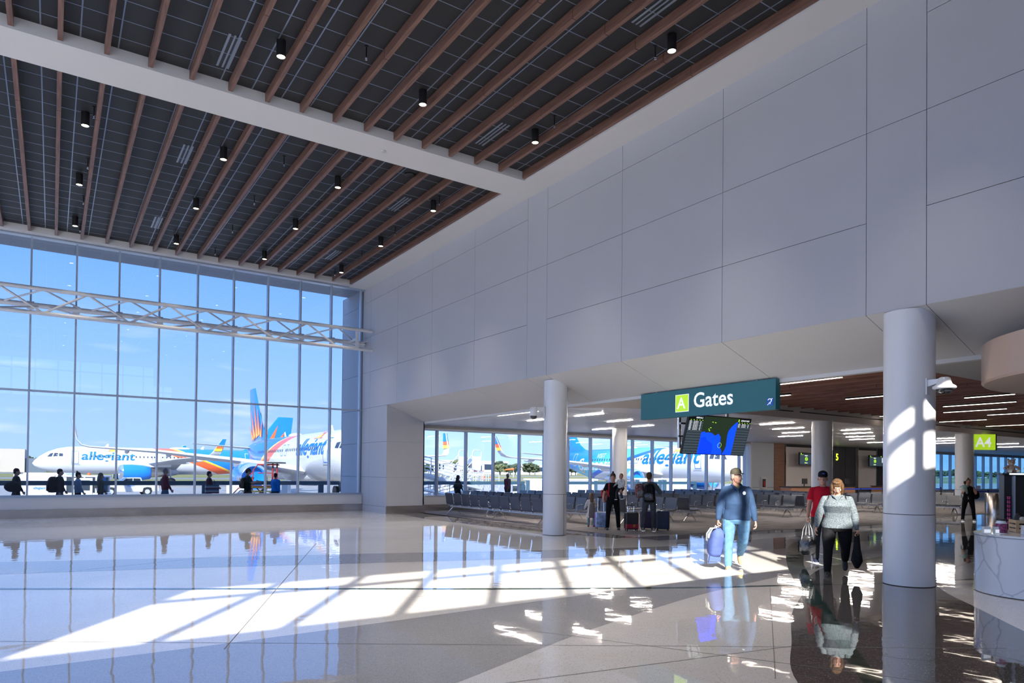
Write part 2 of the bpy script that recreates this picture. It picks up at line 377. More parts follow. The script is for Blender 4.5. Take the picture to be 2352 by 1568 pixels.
# walnut slats
def slat(x, y0, y1, label, grp, z0=9.50, z1=9.683, w=.085, pitch=2.92, yj=12.12, m=None, name='wood_slat'):
    mb = MB(); y = yj
    while y > y0+.05: y -= pitch
    cuts = [y0]
    while y < y1-.05:
        if y > y0+.05: cuts.append(y)
        y += pitch
    cuts.append(y1)
    for a, b_ in zip(cuts[:-1], cuts[1:]): mb.box(x-w/2, x+w/2, a+.006, b_-.006, z0, z1, 0)
    mb.box(x-w/2+.012, x+w/2-.012, y0+.01, y1-.01, z0+.012, z1, 1)
    return tag(mb.build(name, [m or M_wood, M_dark]), label, 'wood slat', grp)
for k in range(22):
    x = 10.28-.7335*k if k else 10.30
    nm = 'nearest the panelled wall' if k == 0 else '%s from the panelled wall' % (ordn[k] if k < 20 else str(k+1)+'th')
    slat(x, -.28, 14.99, 'walnut ceiling slat before the white bulkhead, '+nm, 'walnut slats in front of the bulkhead')
    slat(x, 16.12, 27.7, 'walnut ceiling slat between bulkhead and window, '+nm, 'walnut slats between bulkhead and window')

# ---------------- hall window ----------------
def curtain(name, X0, xs, X1, y, z0, z1, trans, depth=.16, gm=None, wdt=.055):
    fr = MB()
    for x in xs: fr.box(x-wdt/2, x+wdt/2, y-depth, y+.06, z0, z1)
    for z in trans: fr.box(X0, X1, y-depth*.75, y+.05, z-.03, z+.03)
    fr.box(X0, X1, y-depth*.9, y+.06, z0-.03, z0+.05); fr.box(X0, X1, y-depth*.9, y+.06, z1-.06, z1+.03)
    f = struct(name, fr, M_alu)
    g = MB(); g.box(X0+.02, X1-.02, y-.006, y+.006, z0+.02, z1-.02); g.build('glass_pane', gm or M_glass, f)
    return f
mx_ = [-.66+1.291*k for k in range(-10, 10)]
curtain('window_1', -14.0, mx_, 11.06, YW, .72, 9.50, [4.29])
w = MB(); w.box(-14, 11.08, YW-.2, YW+.25, .3, .70, 0); w.box(-14, 11.08, YW-.22, YW+.02, .68, .72, 1)
w.box(-14, 11.08, YW-.1, YW+.3, 9.52, 10.4, 0)
struct('wall_back', w, [M_white, M_alu])
b = MB(); b.box(-14, XW-.012, YW-.24, YW-.2, 0, .30); struct('baseboard_back', b, M_steel)
b = MB()
for zz in (9.44, 9.49): b.box(-14, 11.08, YW-.3, YW-.1, zz-.018, zz+.018)
struct('trim_2', b, M_alu)
# outside: canopy over the window and panelled fin at its right
w = MB()
w.box(-15, 12.9, YW+.15, 30.2, 9.62, 10.4, 1)
xk = -15
while xk < 12.6: w.box(xk+.004, xk+2.60-.004, YW+.15, 30.25, 9.58, 9.62, 0); xk += 2.6
for z0, z1 in ((-.9,1.45),(1.45,2.89),(2.89,4.35),(4.35,5.87),(5.87,7.36),(7.36,8.86),(8.86,9.6)): w.box(11.14, 11.18, YW+.1, 30.9, z0+.006, z1-.006, 0)
w.box(11.17, 12.6, YW+.1, 30.88, -.9, 9.6, 1); w.box(11.14, 12.64, 30.86, 30.9, -.9, 9.6, 0)
struct('wall_outer', w, [M_panel, M_joint])
# rear wall with the high clerestory the sun comes through
RX0, RX1, RZ0, RZ1 = -6.35, 7.45, 6.6, 9.22
w = MB(); w.box(-8.3, 96, -1.0, -.8, -.2, RZ0); w.box(-14.2, -8.3, -1.0, -.8, -.2, .3); w.box(-14.2, -8.3, -1.0, -.8, 6.0, RZ0); w.box(-14.2, RX0, -1.0, -.8, RZ0, RZ1); w.box(RX1, 96, -1.0, -.8, RZ0, RZ1); w.box(-14.2, 96, -1.0, -.8, RZ1, 10.6); w.box(6.2, RX1, -1.0, -.8, 7.82, RZ1)  # far left opening added unseen for bounced sun; filler trims sun on column
struct('wall_front', w, M_white)
rx = [-6.28+1.315*k for k in range(0, 11)]
f = MB()
for x in rx: f.box(x-.045, x+.045, -1.0, -.82, RZ0, RZ1)
f.box(RX0, 6.2, -1.0, -.82, 8.44, 8.53); f.box(6.2, RX1, -1.0, -.82, 7.32, 7.42); f.box(RX0, RX1, -1.02, -.8, RZ0-.02, RZ0+.04); f.box(RX0, RX1, -1.02, -.8, RZ1-.04, RZ1+.02)
f = struct('window_2', f, M_alu); g = MB(); g.box(RX0, RX1, -.906, -.894, RZ0, RZ1); g.build('glass_pane', M_clearg, f)
# left side glazing, unseen, added to let daylight in
fr = MB()
for k in range(19): fr.box(-14.1, -13.95, -.8+1.6*k-.03, -.8+1.6*k+.03, .3, ZC)
for z in (.3, 4.29, ZC): fr.box(-14.1, -13.95, -.8, YW, z-.04, z+.04)
fr = struct('added_window_left', fr, M_alu); g = MB(); g.box(-14.04, -14.03, -.8, YW, .3, ZC); g.build('glass_pane', M_clearg, fr)
w = MB(); w.box(-14.1, -13.95, -.8, YW, 0, .26); w.box(-14.2, -14.0, -.8, YW, ZC+.04, 10.4); struct('wall_left', w, M_white)

# ---------------- steel truss in front of the window ----------------
t = thing('steel_truss', 'white painted tubular steel truss spanning the tall window', 'truss', (0, 0, 0))
zt, zb_, yf, yr = 7.49, 6.70, 27.0, 27.95
tb = MB(); tb.cyl((-14, yf, zt), (11.0, yf, zt), .068, n=14); tb.build('top_chord', M_truss, t, smooth=60)
tb = MB(); tb.cyl((-14, yf, zb_), (11.0, yf, zb_), .068, n=14); tb.build('bottom_chord', M_truss, t, smooth=60)
tb = MB(); tb.cyl((-14, yr, 7.12), (11.05, yr, 7.12), .085, n=14); tb.build('rear_chord', M_truss, t, smooth=60)
P2 = 1.225
x0 = .93; tops = [x0+2*P2*k for k in range(-6, 5)]
for X_ in tops:
    if X_ > 10.6: continue
    for sx_ in (-1, 1):
        tb = MB(); tb.cyl((X_+sx_*.07, yf, zt-.05), (X_+sx_*(P2-.07), yf, zb_+.05), .036, n=8); tb.build('web_bar', M_truss, t, smooth=60)
for X_ in tops:
    tb = MB()
    for sx_ in (-1, 1):
        if X_+sx_*P2 < 11:
            tb.cyl((X_+P2+sx_*.05, yf, zt-.04), (X_+P2+sx_*(P2-.1), yr, 7.14), .03, n=8); tb.cyl((X_+sx_*.05, yf, zb_+.04), (X_+sx_*(P2-.1), yr, 7.10), .03, n=8)
    tb.build('cross_lacing', M_truss, t, smooth=60)
for x in mx_:
    if x < 11:
        tb = MB(); tb.cbox((x, yr+.06, 7.12), (.34, .14, .11)); tb.cbox((x, yr+.1, 7.12), (.2, .1, .26)); tb.build('bracket', M_truss, t)
tb = MB(); tb.cbox((10.35, yf, 7.1), (.1, .1, .75)); tb.cbox((10.35, 27.5, 7.1), (.08, 1.0, .1)); tb.build('end_post', M_truss, t)

# ---------------- ceiling fittings of the hall ----------------
M_lamp = mat('lamp_lens', (1,.9,.75), .3, emit=(1,.83,.58), est=8)
dl = thing('downlight', 'x', 'ceiling light', (0, 0, 9.69), group='black cylinder downlights on the hall ceiling')
mb = MB(); mb.lathe([(.01, 0), (.085, 0), (.085, -.30), (.075, -.30), (.068, -.27), (.01, -.27)], n=22); mb.build('housing', M_dark, dl, smooth=40)
mb = MB(); mb.lathe([(.072, -.285), (.072, -.293), (.05, -.298), (.01, -.30)], n=22); mb.build('lens', M_lamp, dl, smooth=60)
DX = [(.51, 'over the hall\'s left'), (3.43, 'in the second row'), (6.35, 'in the third row'), (9.25, 'nearest the panelled wall')]
DY = [(4.9, 'in front of frame'), (8.75, 'nearest the camera'), (13.0, 'just in front of the white bulkhead'), (18.15, 'just behind the white bulkhead'), (22.05, 'midway to the window'), (25.9, 'closest to the tall window')]
first = True
LP = []
for x, lx in DX:
    for y, ly in DY:
        lab = 'lit black cylinder light '+lx+', '+ly
        if first: dl.location = (x, y, 9.69); dl['label'] = lab; first = False
        else: dup(dl, (x, y, 9.69), label=lab)
        LP.append((x, y))
for x, y in LP:
    l = bpy.data.lights.new('downlight_beam', 'SPOT'); l.energy = 230; l.color = (1, .88, .72); l.spot_size = R(66); l.spot_blend = 1; l.shadow_soft_size = .08
    lo = bpy.data.objects.new('downlight_beam', l); C.objects.link(lo); lo.location = (x, y, 9.36)
sp = thing('sprinkler', 'x', 'sprinkler', (0, 0, 9.69), group='pendent sprinklers on the hall ceiling')
mb = MB(); mb.cyl((0,0,0), (0,0,-.018), .04, n=14); mb.cyl((0,0,-.01), (0,0,-.2), .014, n=10); mb.build('drop_pipe', M_dark, sp, smooth=40)
mb = MB(); mb.cyl((0,0,-.19), (0,0,-.225), .02, n=10); mb.cyl((0,0,-.225), (0,0,-.25), .008, n=8); mb.cyl((0,0,-.25), (0,0,-.256), .022, n=12); mb.build('head', M_chrome, sp, smooth=40)
first = True
for (x, lx) in ((.66, 'at the left of the hall'), (4.80, 'over the middle of the hall'), (9.24, 'near the panelled wall')):
    for y, ly in ((9.15, 'nearest the camera'), (12.25, 'in front of the bulkhead'), (17.75, 'just past the bulkhead'), (20.85, 'halfway to the window'), (23.75, 'third row past the bulkhead'), (26.6, 'next to the window')):
        if x < 4 and y < 16: continue
        lab = 'small black pendent sprinkler '+lx+', '+ly
        if first: sp.location = (x, y, 9.69); sp['label'] = lab; first = False
        else: dup(sp, (x, y, 9.69), label=lab)
df = thing('air_diffuser', 'x', 'air vent', (0, 0, 9.69), group='linear slot diffusers in the hall ceiling')
mb = MB()
for q in (-.09, 0, .09): mb.box(q-.016, q+.016, -.6, .6, -.012, 0)
mb.box(-.118, -.106, -.6, .6, -.014, 0); mb.box(.106, .118, -.6, .6, -.014, 0); mb.build('frame', mat('diffuser_grey', (.28,.31,.36), .3, metal=.5), df)
mb = MB(); mb.box(-.1, .1, -.59, .59, -.004, .002); mb.build('slot', M_dark, df)
first = True
for x, y, lab in ((2.69, 13.9, 'left of the hall, in front of the bulkhead'), (2.69, 19.1, 'left of the hall, just past the bulkhead'), (2.72, 24.95, 'left of the hall, nearest the window'),
                  (8.53, 13.75, 'right of the hall, in front of the bulkhead'), (8.53, 18.95, 'right of the hall, just past the bulkhead'), (8.56, 24.9, 'right of the hall, nearest the window'), (8.50, 8.3, 'right of the hall, overhead near the camera')):
    lab = 'linear slot air vent, '+lab
    if first: df.location = (x, y, 9.69); df['label'] = lab; first = False
    else: dup(df, (x, y, 9.69), label=lab)
mb = MB(); mb.lathe([(.15, 0), (.15, -.02), (.11, -.035), (.11, -.03), (.01, -.03)], (7.9, 16.9, 9.69), 28)
tag(mb.build('ceiling_speaker', M_dark, smooth=40), 'round black ceiling speaker beside the bulkhead', 'speaker')

# ---------------- gate side ceilings ----------------
ZL = 3.70
M_plank = mat('white_metal_plank', (.86,.86,.88), .35, spec=.4)
# curved edge of the low plank ceiling
FC = crv([(12.87,16.6),(14.2,15.4),(16,14.75),(18.5,14.42),(22,14.4),(40,14.4),(70,14.4),(95,14.4)], 6)
c = MB()
layer_up(c, [(x, 27.0) for x, y in FC], FC, ZL, 0)
c.f = [tuple(reversed(f)) for f in c.f]
for k in range(45):
    yy = 14.7+.28*k
    if yy < 26.9: c.box(12.9 if yy > 16.7 else 20, 95, yy, yy+.006, ZL-.003, ZL, 1)
c.box(12.87, 96, 14.9, 28.6, ZL+.35, ZL+.6, 2)
struct('ceiling', c, [M_plank, mat('plank_shadow_gap', (.25,.26,.29), .6), M_white])
c = MB()
for i in range(len(FC)-1):
    a, b_ = FC[i], FC[i+1]
    c.add([(*a, ZL-.02), (*b_, ZL-.02), (*b_, 4.75), (*a, 4.75)], [(0,1,2,3)], 0)
    c.add([(*a, ZL-.02), (*b_, ZL-.02), (b_[0], b_[1]+.12, ZL-.02), (a[0], a[1]+.12, ZL-.02)], [(3,2,1,0)], 0)
for x0_, x1_ in ((17.5,21.3),(21.7,28.0),(28.4,33.6),(34.1,41)): c.box(x0_, x1_, 14.38, 14.41, 3.90, 3.935, 1)
struct('trim_3', c, [mat('cream_bulkhead', (.76,.71,.68), .55), M_dark])
c = MB(); c.box(12.87, 96, 6.5, 14.9, 4.5, 4.75, 0); struct('ceiling', c, M_dark)
c = MB(); c.box(12.87, 96, -.8, 6.5, 3.72, 4.7, 0); struct('ceiling', c, mat('retail_soffit', (.48,.48,.47), .6))
for k in range(40):
    x = 13.5+.755*k
    y1 = 14.4
    slat(x, 6.52, min(y1, FC[0][1]), 'cherry slat over the concourse, '+(ordn[k] if k < 20 else str(k+1)+'th')+' from the wall', 'cherry slats over the concourse', 4.04, 4.28, .075, 3.05, 8.2+(k % 4)*.76, M_wood2)
M_tubel = mat('linear_lamp', (1,.95,.9), .3, emit=(1,.86,.72), est=3.6)
M_tubeg = mat('gate_linear_lamp', (1,.95,.9), .3, emit=(1,.90,.80), est=85.0)
def linear(x, y0, y1, z, lab, grp):
    t = thing('linear_light', lab, 'ceiling light', (x, (y0+y1)/2, z), group=grp); h = (y1-y0)/2
    mb = MB(); mb.box(-.035, .035, -h, h, .005, .06); mb.build('housing', M_dark if z > 3.9 else M_white, t)
    if z > 3.9:
        for q in (-h+.2, h-.2): MB().cyl((0, q, .06), (0, q, .485), .008, n=6).build('hanger', M_dark, t)
    mb = MB(); mb.box(-.024, .024, -h+.02, h-.02, -.008, .004); mb.build('diffuser', M_tubel if z > 3.9 else M_tubeg, t)
    return t
WL = [(15.39,9.1,11.1),(17.65,12.0,14.2),(19.92,10.0,11.7),(22.18,8.1,9.4),(24.45,8.9,11.0),(26.71,13.2,14.3),(26.71,10.0,12.0),(28.98,10.0,11.5),(31.24,12.4,14.2),(35.4,12.6,14.1),(33.12,8.5,10.6)]
for i, (x, y0, y1) in enumerate(WL):
    linear(x, y0, y1, 4.02, 'warm linear light among the cherry slats, %s from the tall wall' % ordn[i], 'linear lights in the cherry slat ceiling')
LL = [(12.98,17.6,20.4),(15.25,20.55,21.75),(15.2,17.3,18.8),(17.85,18.7,20.1),(20.45,20.2,21.45),(23.3,15.7,17.2),(26.05,17.1,18.6),(28.75,18.6,20.0),(28.8,15.8,17.1),(31.2,17.0,18.4),(33.95,18.4,19.9),(36.5,19.8,21.2),
      (20.6,22.8,24.2),(25.9,20.6,22),(31.3,20.6,22),(38.5,16.2,17.6),(41,17.6,19),(44,19,20.4),(40.5,21,22.4),(47,17,18.4),(50,15.8,17.2),(52,18.5,20),(56,17,18.4),(60,16,17.5)]
for i, (x, y0, y1) in enumerate(LL):
    linear(x, y0, y1, ZL-.012, 'slim linear light in the white plank ceiling, %s from the pier' % (ordn[i] if i < 20 else str(i+1)+'th'), 'linear lights in the white plank ceiling')
# ---------------- gate side outer walls ----------------
YG = 27.0
gx = [14.05+1.462*k for k in range(0, 15)]
curtain('window_4', 12.9, gx, 35.3, YG, .62, 3.55, [], .14, M_gateg, wdt=.07)
w = MB(); w.box(12.8, 35.3, YG-.12, YG+.3, .27, .60, 0); w.box(12.8, 35.3, YG-.02, YG+.3, 3.57, 4.1, 0); w.box(12.8, 35.3, YG-.22, YG-.12, 3.50, 3.58, 1)
w.box(35.3, 35.45, YG-.3, YG+.3, 0, 4.1, 0)
struct('wall_gates', w, [M_white, mat('bright_blind_pocket', (.75,.78,.84), .4)])
b = MB(); b.box(12.8, 35.3, YG-.15, YG-.12, 0, .27); struct('baseboard_gates', b, M_steel)
w = MB(); w.box(35.45, 37.9, YG-.06, YG+.3, 0, 3.7, 0); w.box(37.9, 38.95, YG-.10, YG+.3, 0, 3.7, 1); w.box(38.95, 52, YG, YG+.3, 0, 3.7, 2); w.box(50.95, 51.95, YG-.12, YG+.2, 0, 3.7, 1); w.box(35.45, 37.9, YG-.065, YG-.06, .92, .935, 3)
for xx in (44.8, 46.0, 47.2, 50.2): w.box(xx-.01, xx+.01, YG-.01, YG, 0, 3.7, 3)
struct('wall_gates', w, [mat('pale_wall_panel', (.50,.53,.58), .4), M_woodz, mat('charcoal_wall_panel', (.035,.035,.04), .5), M_joint])
gx2 = [52.2+1.5*k for k in range(0, 29)]
curtain('window_5', 52, gx2, 95, YG, .62, 3.55, [], .14, M_teal, wdt=.09)
w = MB(); w.box(52, 95, YG-.12, YG+.3, 0, .60, 0); w.box(52, 95, YG-.02, YG+.3, 3.57, 4.1, 0); w.box(95.0, 95.2, -1, 28, 0, 5, 0)
struct('wall_gates', w, [M_white])

# ---------------- columns ----------------
def column(x, y, r, z1, label, joint=1.12, seam=1.1, zc=3.0):
    t = thing('column', label, 'column', (x, y, 0), group='round white columns')
    mb = MB(); mb.lathe([(r, joint+.006), (r, z1)], n=64); mb.build('shaft', M_colw, t, smooth=50)
    mb = MB(); mb.lathe([(r+.004, .012), (r+.004, joint-.004)], n=64); mb.build('lower_cladding', M_colw, t, smooth=50)
    mb = MB(); mb.lathe([(r-.004, 0), (r-.004, joint+.02)], n=48); a = seam; cx, cy = (r+.002)*math.cos(a), (r+.002)*math.sin(a)
    mb.cbox((cx, cy, joint/2), (.008, .012, joint), 0, a); mb.build('joint', M_joint, t, smooth=50)
    return t
def soff(x): return 4.35-(x-XW)*(.61/1.65)
column(11.38, 5.62, .365, 4.33, 'thick white round column nearest the camera, right, with a sensor dome on its side', seam=-1.25)
column(11.60, 15.20, .325, 4.25, 'white round column under the soffit between hall and seats, left of the gate sign', seam=-1.35)
column(23.6, 14.75, .36, 3.72, 'white round column behind the man in the red shirt', seam=-1.3)
column(21.0, 22.8, .33, 3.72, 'slim white round column among the seats in front of the gate windows', seam=-1.3)
column(35.2, 14.9, .37, 3.72, 'white round column carrying the green gate sign', seam=-1.3)
column(47.5, 22.5, .42, 3.72, 'far white round column left of the gate sign column', seam=-1.3)
column(68, 23.5, .45, 3.72, 'farthest white round column behind the plush toys', seam=-1.3)
# ---------------- seating ----------------
M_seat = mat('black_polyurethane', (.045,.055,.078), .30, spec=.8)
M_beam = mat('light_aluminium', (.62,.65,.70), .35, metal=.6)
M_leg = mat('polished_aluminium', (.66,.64,.62), .22, metal=.95)
SP = .645
def back_shell():
    mb = MB(); w = .275; prof = [(-.02, .415), (-.205, .425), (-.235, .50), (-.245, .60), (-.265, .72), (-.30, .865)]
    T_ = .022
    rows = []
    for i, (y, z) in enumerate(prof[1:]):
        a = prof[1:][max(i-1, 0)]; b = prof[1:][min(i+1, 4)]; d = Vector((b[0]-a[0], b[1]-a[1])).normalized(); n = Vector((d.y, -d.x))
        rows.append([(-w, y, z), (w, y, z), (w, y-n.x*T_, z-n.y*T_), (-w, y-n.x*T_, z-n.y*T_)])
    mb.loft(rows); return mb
def make_seating():
    t = thing('beam_seating', 'x', 'bench seating', (0, 0, 0))
    bm = MB(); bm.box(-1.62, 1.62, -.05, .05, .30, .37); bm.build('beam', M_beam, t, bevel=.008)
    s0 = back_shell(); s1 = MB()
    s1.loft([[(-.275, -.225, .42), (.275, -.225, .42), (.275, -.225, .445), (-.275, -.225, .445)], [(-.275, .0, .40), (.275, .0, .40), (.275, .0, .43), (-.275, .0, .43)],
             [(-.275, .20, .415), (.275, .20, .415), (.275, .20, .44), (-.275, .20, .44)], [(-.275, .25, .395), (.275, .25, .395), (.275, .262, .415), (-.275, .262, .415)]])
    ob = s0.build('backrest', M_seat, t, smooth=45); os_ = s1.build('seat', M_seat, t, smooth=45)
    m2 = MB(); m2.box(-.24, -.2, -.2, .12, .36, .405); m2.box(.2, .24, -.2, .12, .36, .405); m2.box(-.2, .2, -.02, .02, .365, .39); br = m2.build('seat_bracket', M_chrome, t)
    for k in range(5):
        x = (k-2)*SP
        for q in (ob, os_, br):
            if k == 0: q.location.x = x
            else: c_ = q.copy(); C.objects.link(c_); c_.location.x = x
    am = MB(); am.tube([(0, -.19, .43), (0, -.17, .60), (0, -.12, .625), (0, .12, .615), (0, .16, .59), (0, .19, .43)], .013, 8); a0 = am.build('armrest', M_chrome, t, smooth=60)
    for k, x in enumerate((-1.5*SP, -.5*SP, .5*SP, 1.5*SP)):
        if k == 0: a0.location.x = x
        else: c_ = a0.copy(); C.objects.link(c_); c_.location.x = x
    lm = MB(); lm.cyl((0, 0, .34), (0, 0, .27), .05, .035, n=10)
    for s in (-1, 1):
        lm.loft([[(-.022, s*.02, .33), (.022, s*.02, .33), (.022, s*.05, .26), (-.022, s*.05, .26)], [(-.018, s*.17, .20), (.018, s*.17, .20), (.018, s*.16, .155), (-.018, s*.16, .155)], [(-.01, s*.32, .03), (.01, s*.32, .03), (.01, s*.295, .018), (-.01, s*.295, .018)]])
        lm.cyl((0, s*.307, .028), (0, s*.307, 0), .008, n=8); lm.cyl((0, s*.307, .006), (0, s*.307, 0), .022, n=12)
    l0 = lm.build('leg', M_leg, t, fixn=True); l0.location.x = -1.38; c_ = l0.copy(); C.objects.link(c_); c_.location.x = 1.38
    return t
seat0 = make_seating(); used = False
PI = math.pi
def put_seats(x, y, face, label, grp):
    """face +1: people in it look to +X, -1: to -X"""
    global used
    rz = -PI/2 if face > 0 else PI/2
    if not used: seat0.location = (x, y, .006); seat0.rotation_euler = (0, 0, rz); seat0['label'] = label; o = seat0; used = True
    else: o = dup(seat0, (x, y, .006), rz, label)
    o['group'] = grp
put_seats(13.35, 22.7, 1, 'black five seat bench with its back to the hall, next to the pier', 'five seat benches, back row to the hall')
put_seats(13.35, 19.35, 1, 'black five seat bench with its back to the hall, nearest the round column', 'five seat benches, back row to the hall')
rows = [(14.95,-1),(16.1,1),(18.0,-1),(19.15,1),(21.5,-1),(22.65,1),(24.9,-1),(26.05,1),(28.3,-1),(29.45,1),(31.7,-1),(32.85,1),(35.1,-1),(36.25,1),(38.4,-1),(39.5,1)]
for i, (x, f) in enumerate(rows):
    for j, y in enumerate((18.45, 21.85, 25.1)):
        if i == 4 and j == 1: y = 21.5; 
        if x == 21.5 and j == 1: continue
        if x > 35 and j > 0: continue
        where = ('near end', 'middle', 'window end')[j]
        put_seats(x, y, f, 'black five seat bench facing %s, %s row past column, %s' % ('the hall' if f < 0 else 'away', ordn[i], where), 'five seat benches in the gate seating area')
put_seats(33.6, 16.0, -1, 'black five seat bench standing alone left of the green gate sign column', 'five seat benches in the gate seating area')

# ---------------- gate sign ----------------
M_teals = mat('teal_sign_face', '2f6f78', .45)
M_lime = mat('lime_sign_face', 'a8d02a', .4, emit='a8d02a', est=.35)
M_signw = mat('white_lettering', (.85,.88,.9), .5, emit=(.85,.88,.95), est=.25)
M_blue = mat('blue_marking', '1560b8', .4)
t = thing('gate_sign', 'long teal hanging sign reading A Gates in white, under the soffit', 'sign', (12.62, 10.93, 3.42))
mb = MB(); mb.box(0, .16, -1.99, 1.99, -.325, .325); mb.build('sign_box', M_teals, t, bevel=.004)
mb = MB(); mb.box(.05, .11, -1.5, -1.46, .325, .37); mb.box(.05, .11, 1.46, 1.5, .325, .37); mb.build('hanger', M_alu, t)
Ts = Matrix(((0,0,-1,0),(-1,0,0,0),(0,1,0,0),(0,0,0,1)))  # text x -> -Y, y -> Z, faces -X
def TX(x, y, z): return Matrix.Translation((x, y, z)) @ Ts
mb = MB(); mb.box(-.006, 0, .38, .80, -.21, .21, 0); o = mb.build('white_square', M_signw, t)
mb = MB(); mb.box(-.010, -.005, .394, .786, -.197, .197, 0); mb.build('lime_square', M_lime, t)
mb = MB(); text_on(mb, 'A', .38, TX(-.013, .735, -.13), bold=.012); mb.build('letter', M_signw, t)
mb = MB(); text_on(mb, 'Gates', .49, TX(-.006, .24, -.13), bold=.014, sp=1.0); mb.build('lettering', M_signw, t)
mb = MB(); mb.box(-.006, 0, -1.94, -1.78, -.24, -.08); o = mb.build('hearing_symbol', M_blue, t)
mb = MB()
mb.tube([(-.010, -1.81, -.12), (-.010, -1.84, -.095), (-.010, -1.89, -.10), (-.010, -1.90, -.14), (-.010, -1.87, -.17), (-.010, -1.86, -.21)], .008, 6)
mb.tube([(-.010, -1.80, -.225), (-.010, -1.855, -.17)], .005, 6); mb.tube([(-.010, -1.88, -.13), (-.010, -1.92, -.09)], .006, 6); mb.build('ear_mark', M_signw, o)

# ---------------- flight information display ----------------
t = thing('flight_display', 'large tilted screen with a blue and dark map between arrivals and departures', 'display', (15.53, 13.0, 2.28))
tilt = math.atan2(.28, 1.02)
D = Matrix.Rotation(tilt, 4, 'X')
W_, H_ = 1.285, 1.06
mb = MB(); mb.box(-W_-.02, W_+.02, .0, .07, -.02, H_+.02, 0, D); mb.build('casing', M_blk, t)
E_s = lambda n, c, e: mat(n, c, .3, emit=c, est=e)
S_dark, S_row, S_row2, S_sea, S_sea2, S_land, S_txt, S_grn, S_or = E_s('screen_black','0b0d10',.5), E_s('screen_row','38434a',.6), E_s('screen_row_dark','272f36',.6), E_s('screen_sea','0a3cff',.85), E_s('screen_deep_sea','0630d0',.85), E_s('screen_land','1c281c',.7), E_s('screen_text','d8dee2',.8), E_s('screen_green','8fd028',.8), E_s('screen_orange','e06a30',.8)
def rect(mb, x0, x1, z0, z1, mi, y=-.003): mb.box(x0, x1, y, .0, z0, z1, mi, D)
c1, c2 = -W_+.58, W_-.56
mb = MB()
rect(mb, -W_, W_, 0, H_, 0)
for k in range(24):
    z1 = H_-.14-.038*k
    if z1 < .03: break
    for a, b_ in ((-W_, c1), (c2, W_)): rect(mb, a, b_, z1-.036, z1, 1 if k % 2 else 2, -.005)
for a, b_, n in ((-W_, c1, 7), (c2, W_, 3)):
    for k in range(5): rect(mb, a+.06+.115*k, a+.10+.115*k, H_-.125, H_-.11, 4, -.006)
    for k in range(n):
        z = H_-.158-.038*k
        for u0, u1 in ((.04, .12), (.2, .25), (.34, .37), (.46, .5)): rect(mb, a+u0, a+u1, z-.006, z+.006, 3, -.007)
        rect(mb, a+.27, a+.32, z-.006, z+.004, 3, -.007); rect(mb, a+.285, a+.305, z+.004, z+.010, 5, -.008)
rect(mb, c2+.02, c2+.06, H_-.09, H_-.02, 4, -.006)
mb.build('side_tables', [S_dark, S_row, S_row2, S_txt, S_grn, S_or], t)
mb = MB(); rect(mb, c1, c2, 0, H_, 0, -.006)
def poly(mb, pts, mi, y):
    vs = [tuple(D @ Vector((c1+(c2-c1)*u, y, H_*v))) for u, v in pts]; mb.add(vs, [tuple(range(len(vs)))], mi)
poly(mb, [(0,0),(.70,0),(.705,.09),(.62,.20),(.60,.33),(.585,.47),(.50,.56),(.41,.50),(.30,.57),(.2,.58),(.12,.57),(.08,.60),(0,.575)], 1, -.0075)
poly(mb, [(.72,0),(1,0),(1,.92),(.93,.86),(.85,.77),(.78,.65),(.77,.53),(.79,.36),(.80,.22),(.77,.10)], 1, -.0075)
poly(mb, [(.02,0),(.40,0),(.42,.15),(.36,.30),(.22,.36),(.15,.46),(.02,.44)], 2, -.0085)
for u, v in ((.25,.85),(.33,.84),(.18,.66),(.22,.7),(.2,.62)): poly(mb, [(u,v),(u+.04,v),(u+.035,v+.015),(u,v+.02)], 3, -.0085)
mb.tube([tuple(D @ Vector((c1+(c2-c1)*.6+.075*math.cos(a*PI/10), -.009, H_*.25+.075*math.sin(a*PI/10)))) for a in range(21)], .0035, 4, 3)
mb.build('map', [S_land, S_sea, S_sea2, S_grn], t)
mb = MB(); T0 = D @ Matrix.Translation((0, -.009, 0)) @ Matrix(((1,0,0,0),(0,0,-1,0),(0,1,0,0),(0,0,0,1)))
text_on(mb, 'ARRIVALS', .062, T0 @ Matrix.Translation((-W_+.26, H_-.075, 0))); text_on(mb, 'DEPARTURES', .062, T0 @ Matrix.Translation((c2+.12, H_-.075, 0)), shear=.2); mb.build('heading', S_txt, t)
mb = MB(); mb.cyl((-1.12, .25, .15), (-1.12, .25, 1.42), .05, n=14); mb.cyl((.9, .25, .3), (.9, .25, 1.75), .05, n=14); mb.box(-1.2, 1.0, .20, .26, .45, .5); mb.box(-1.2, 1.0, .12, .18, .8, .85); mb.build('mounting_pole', M_steel, t)

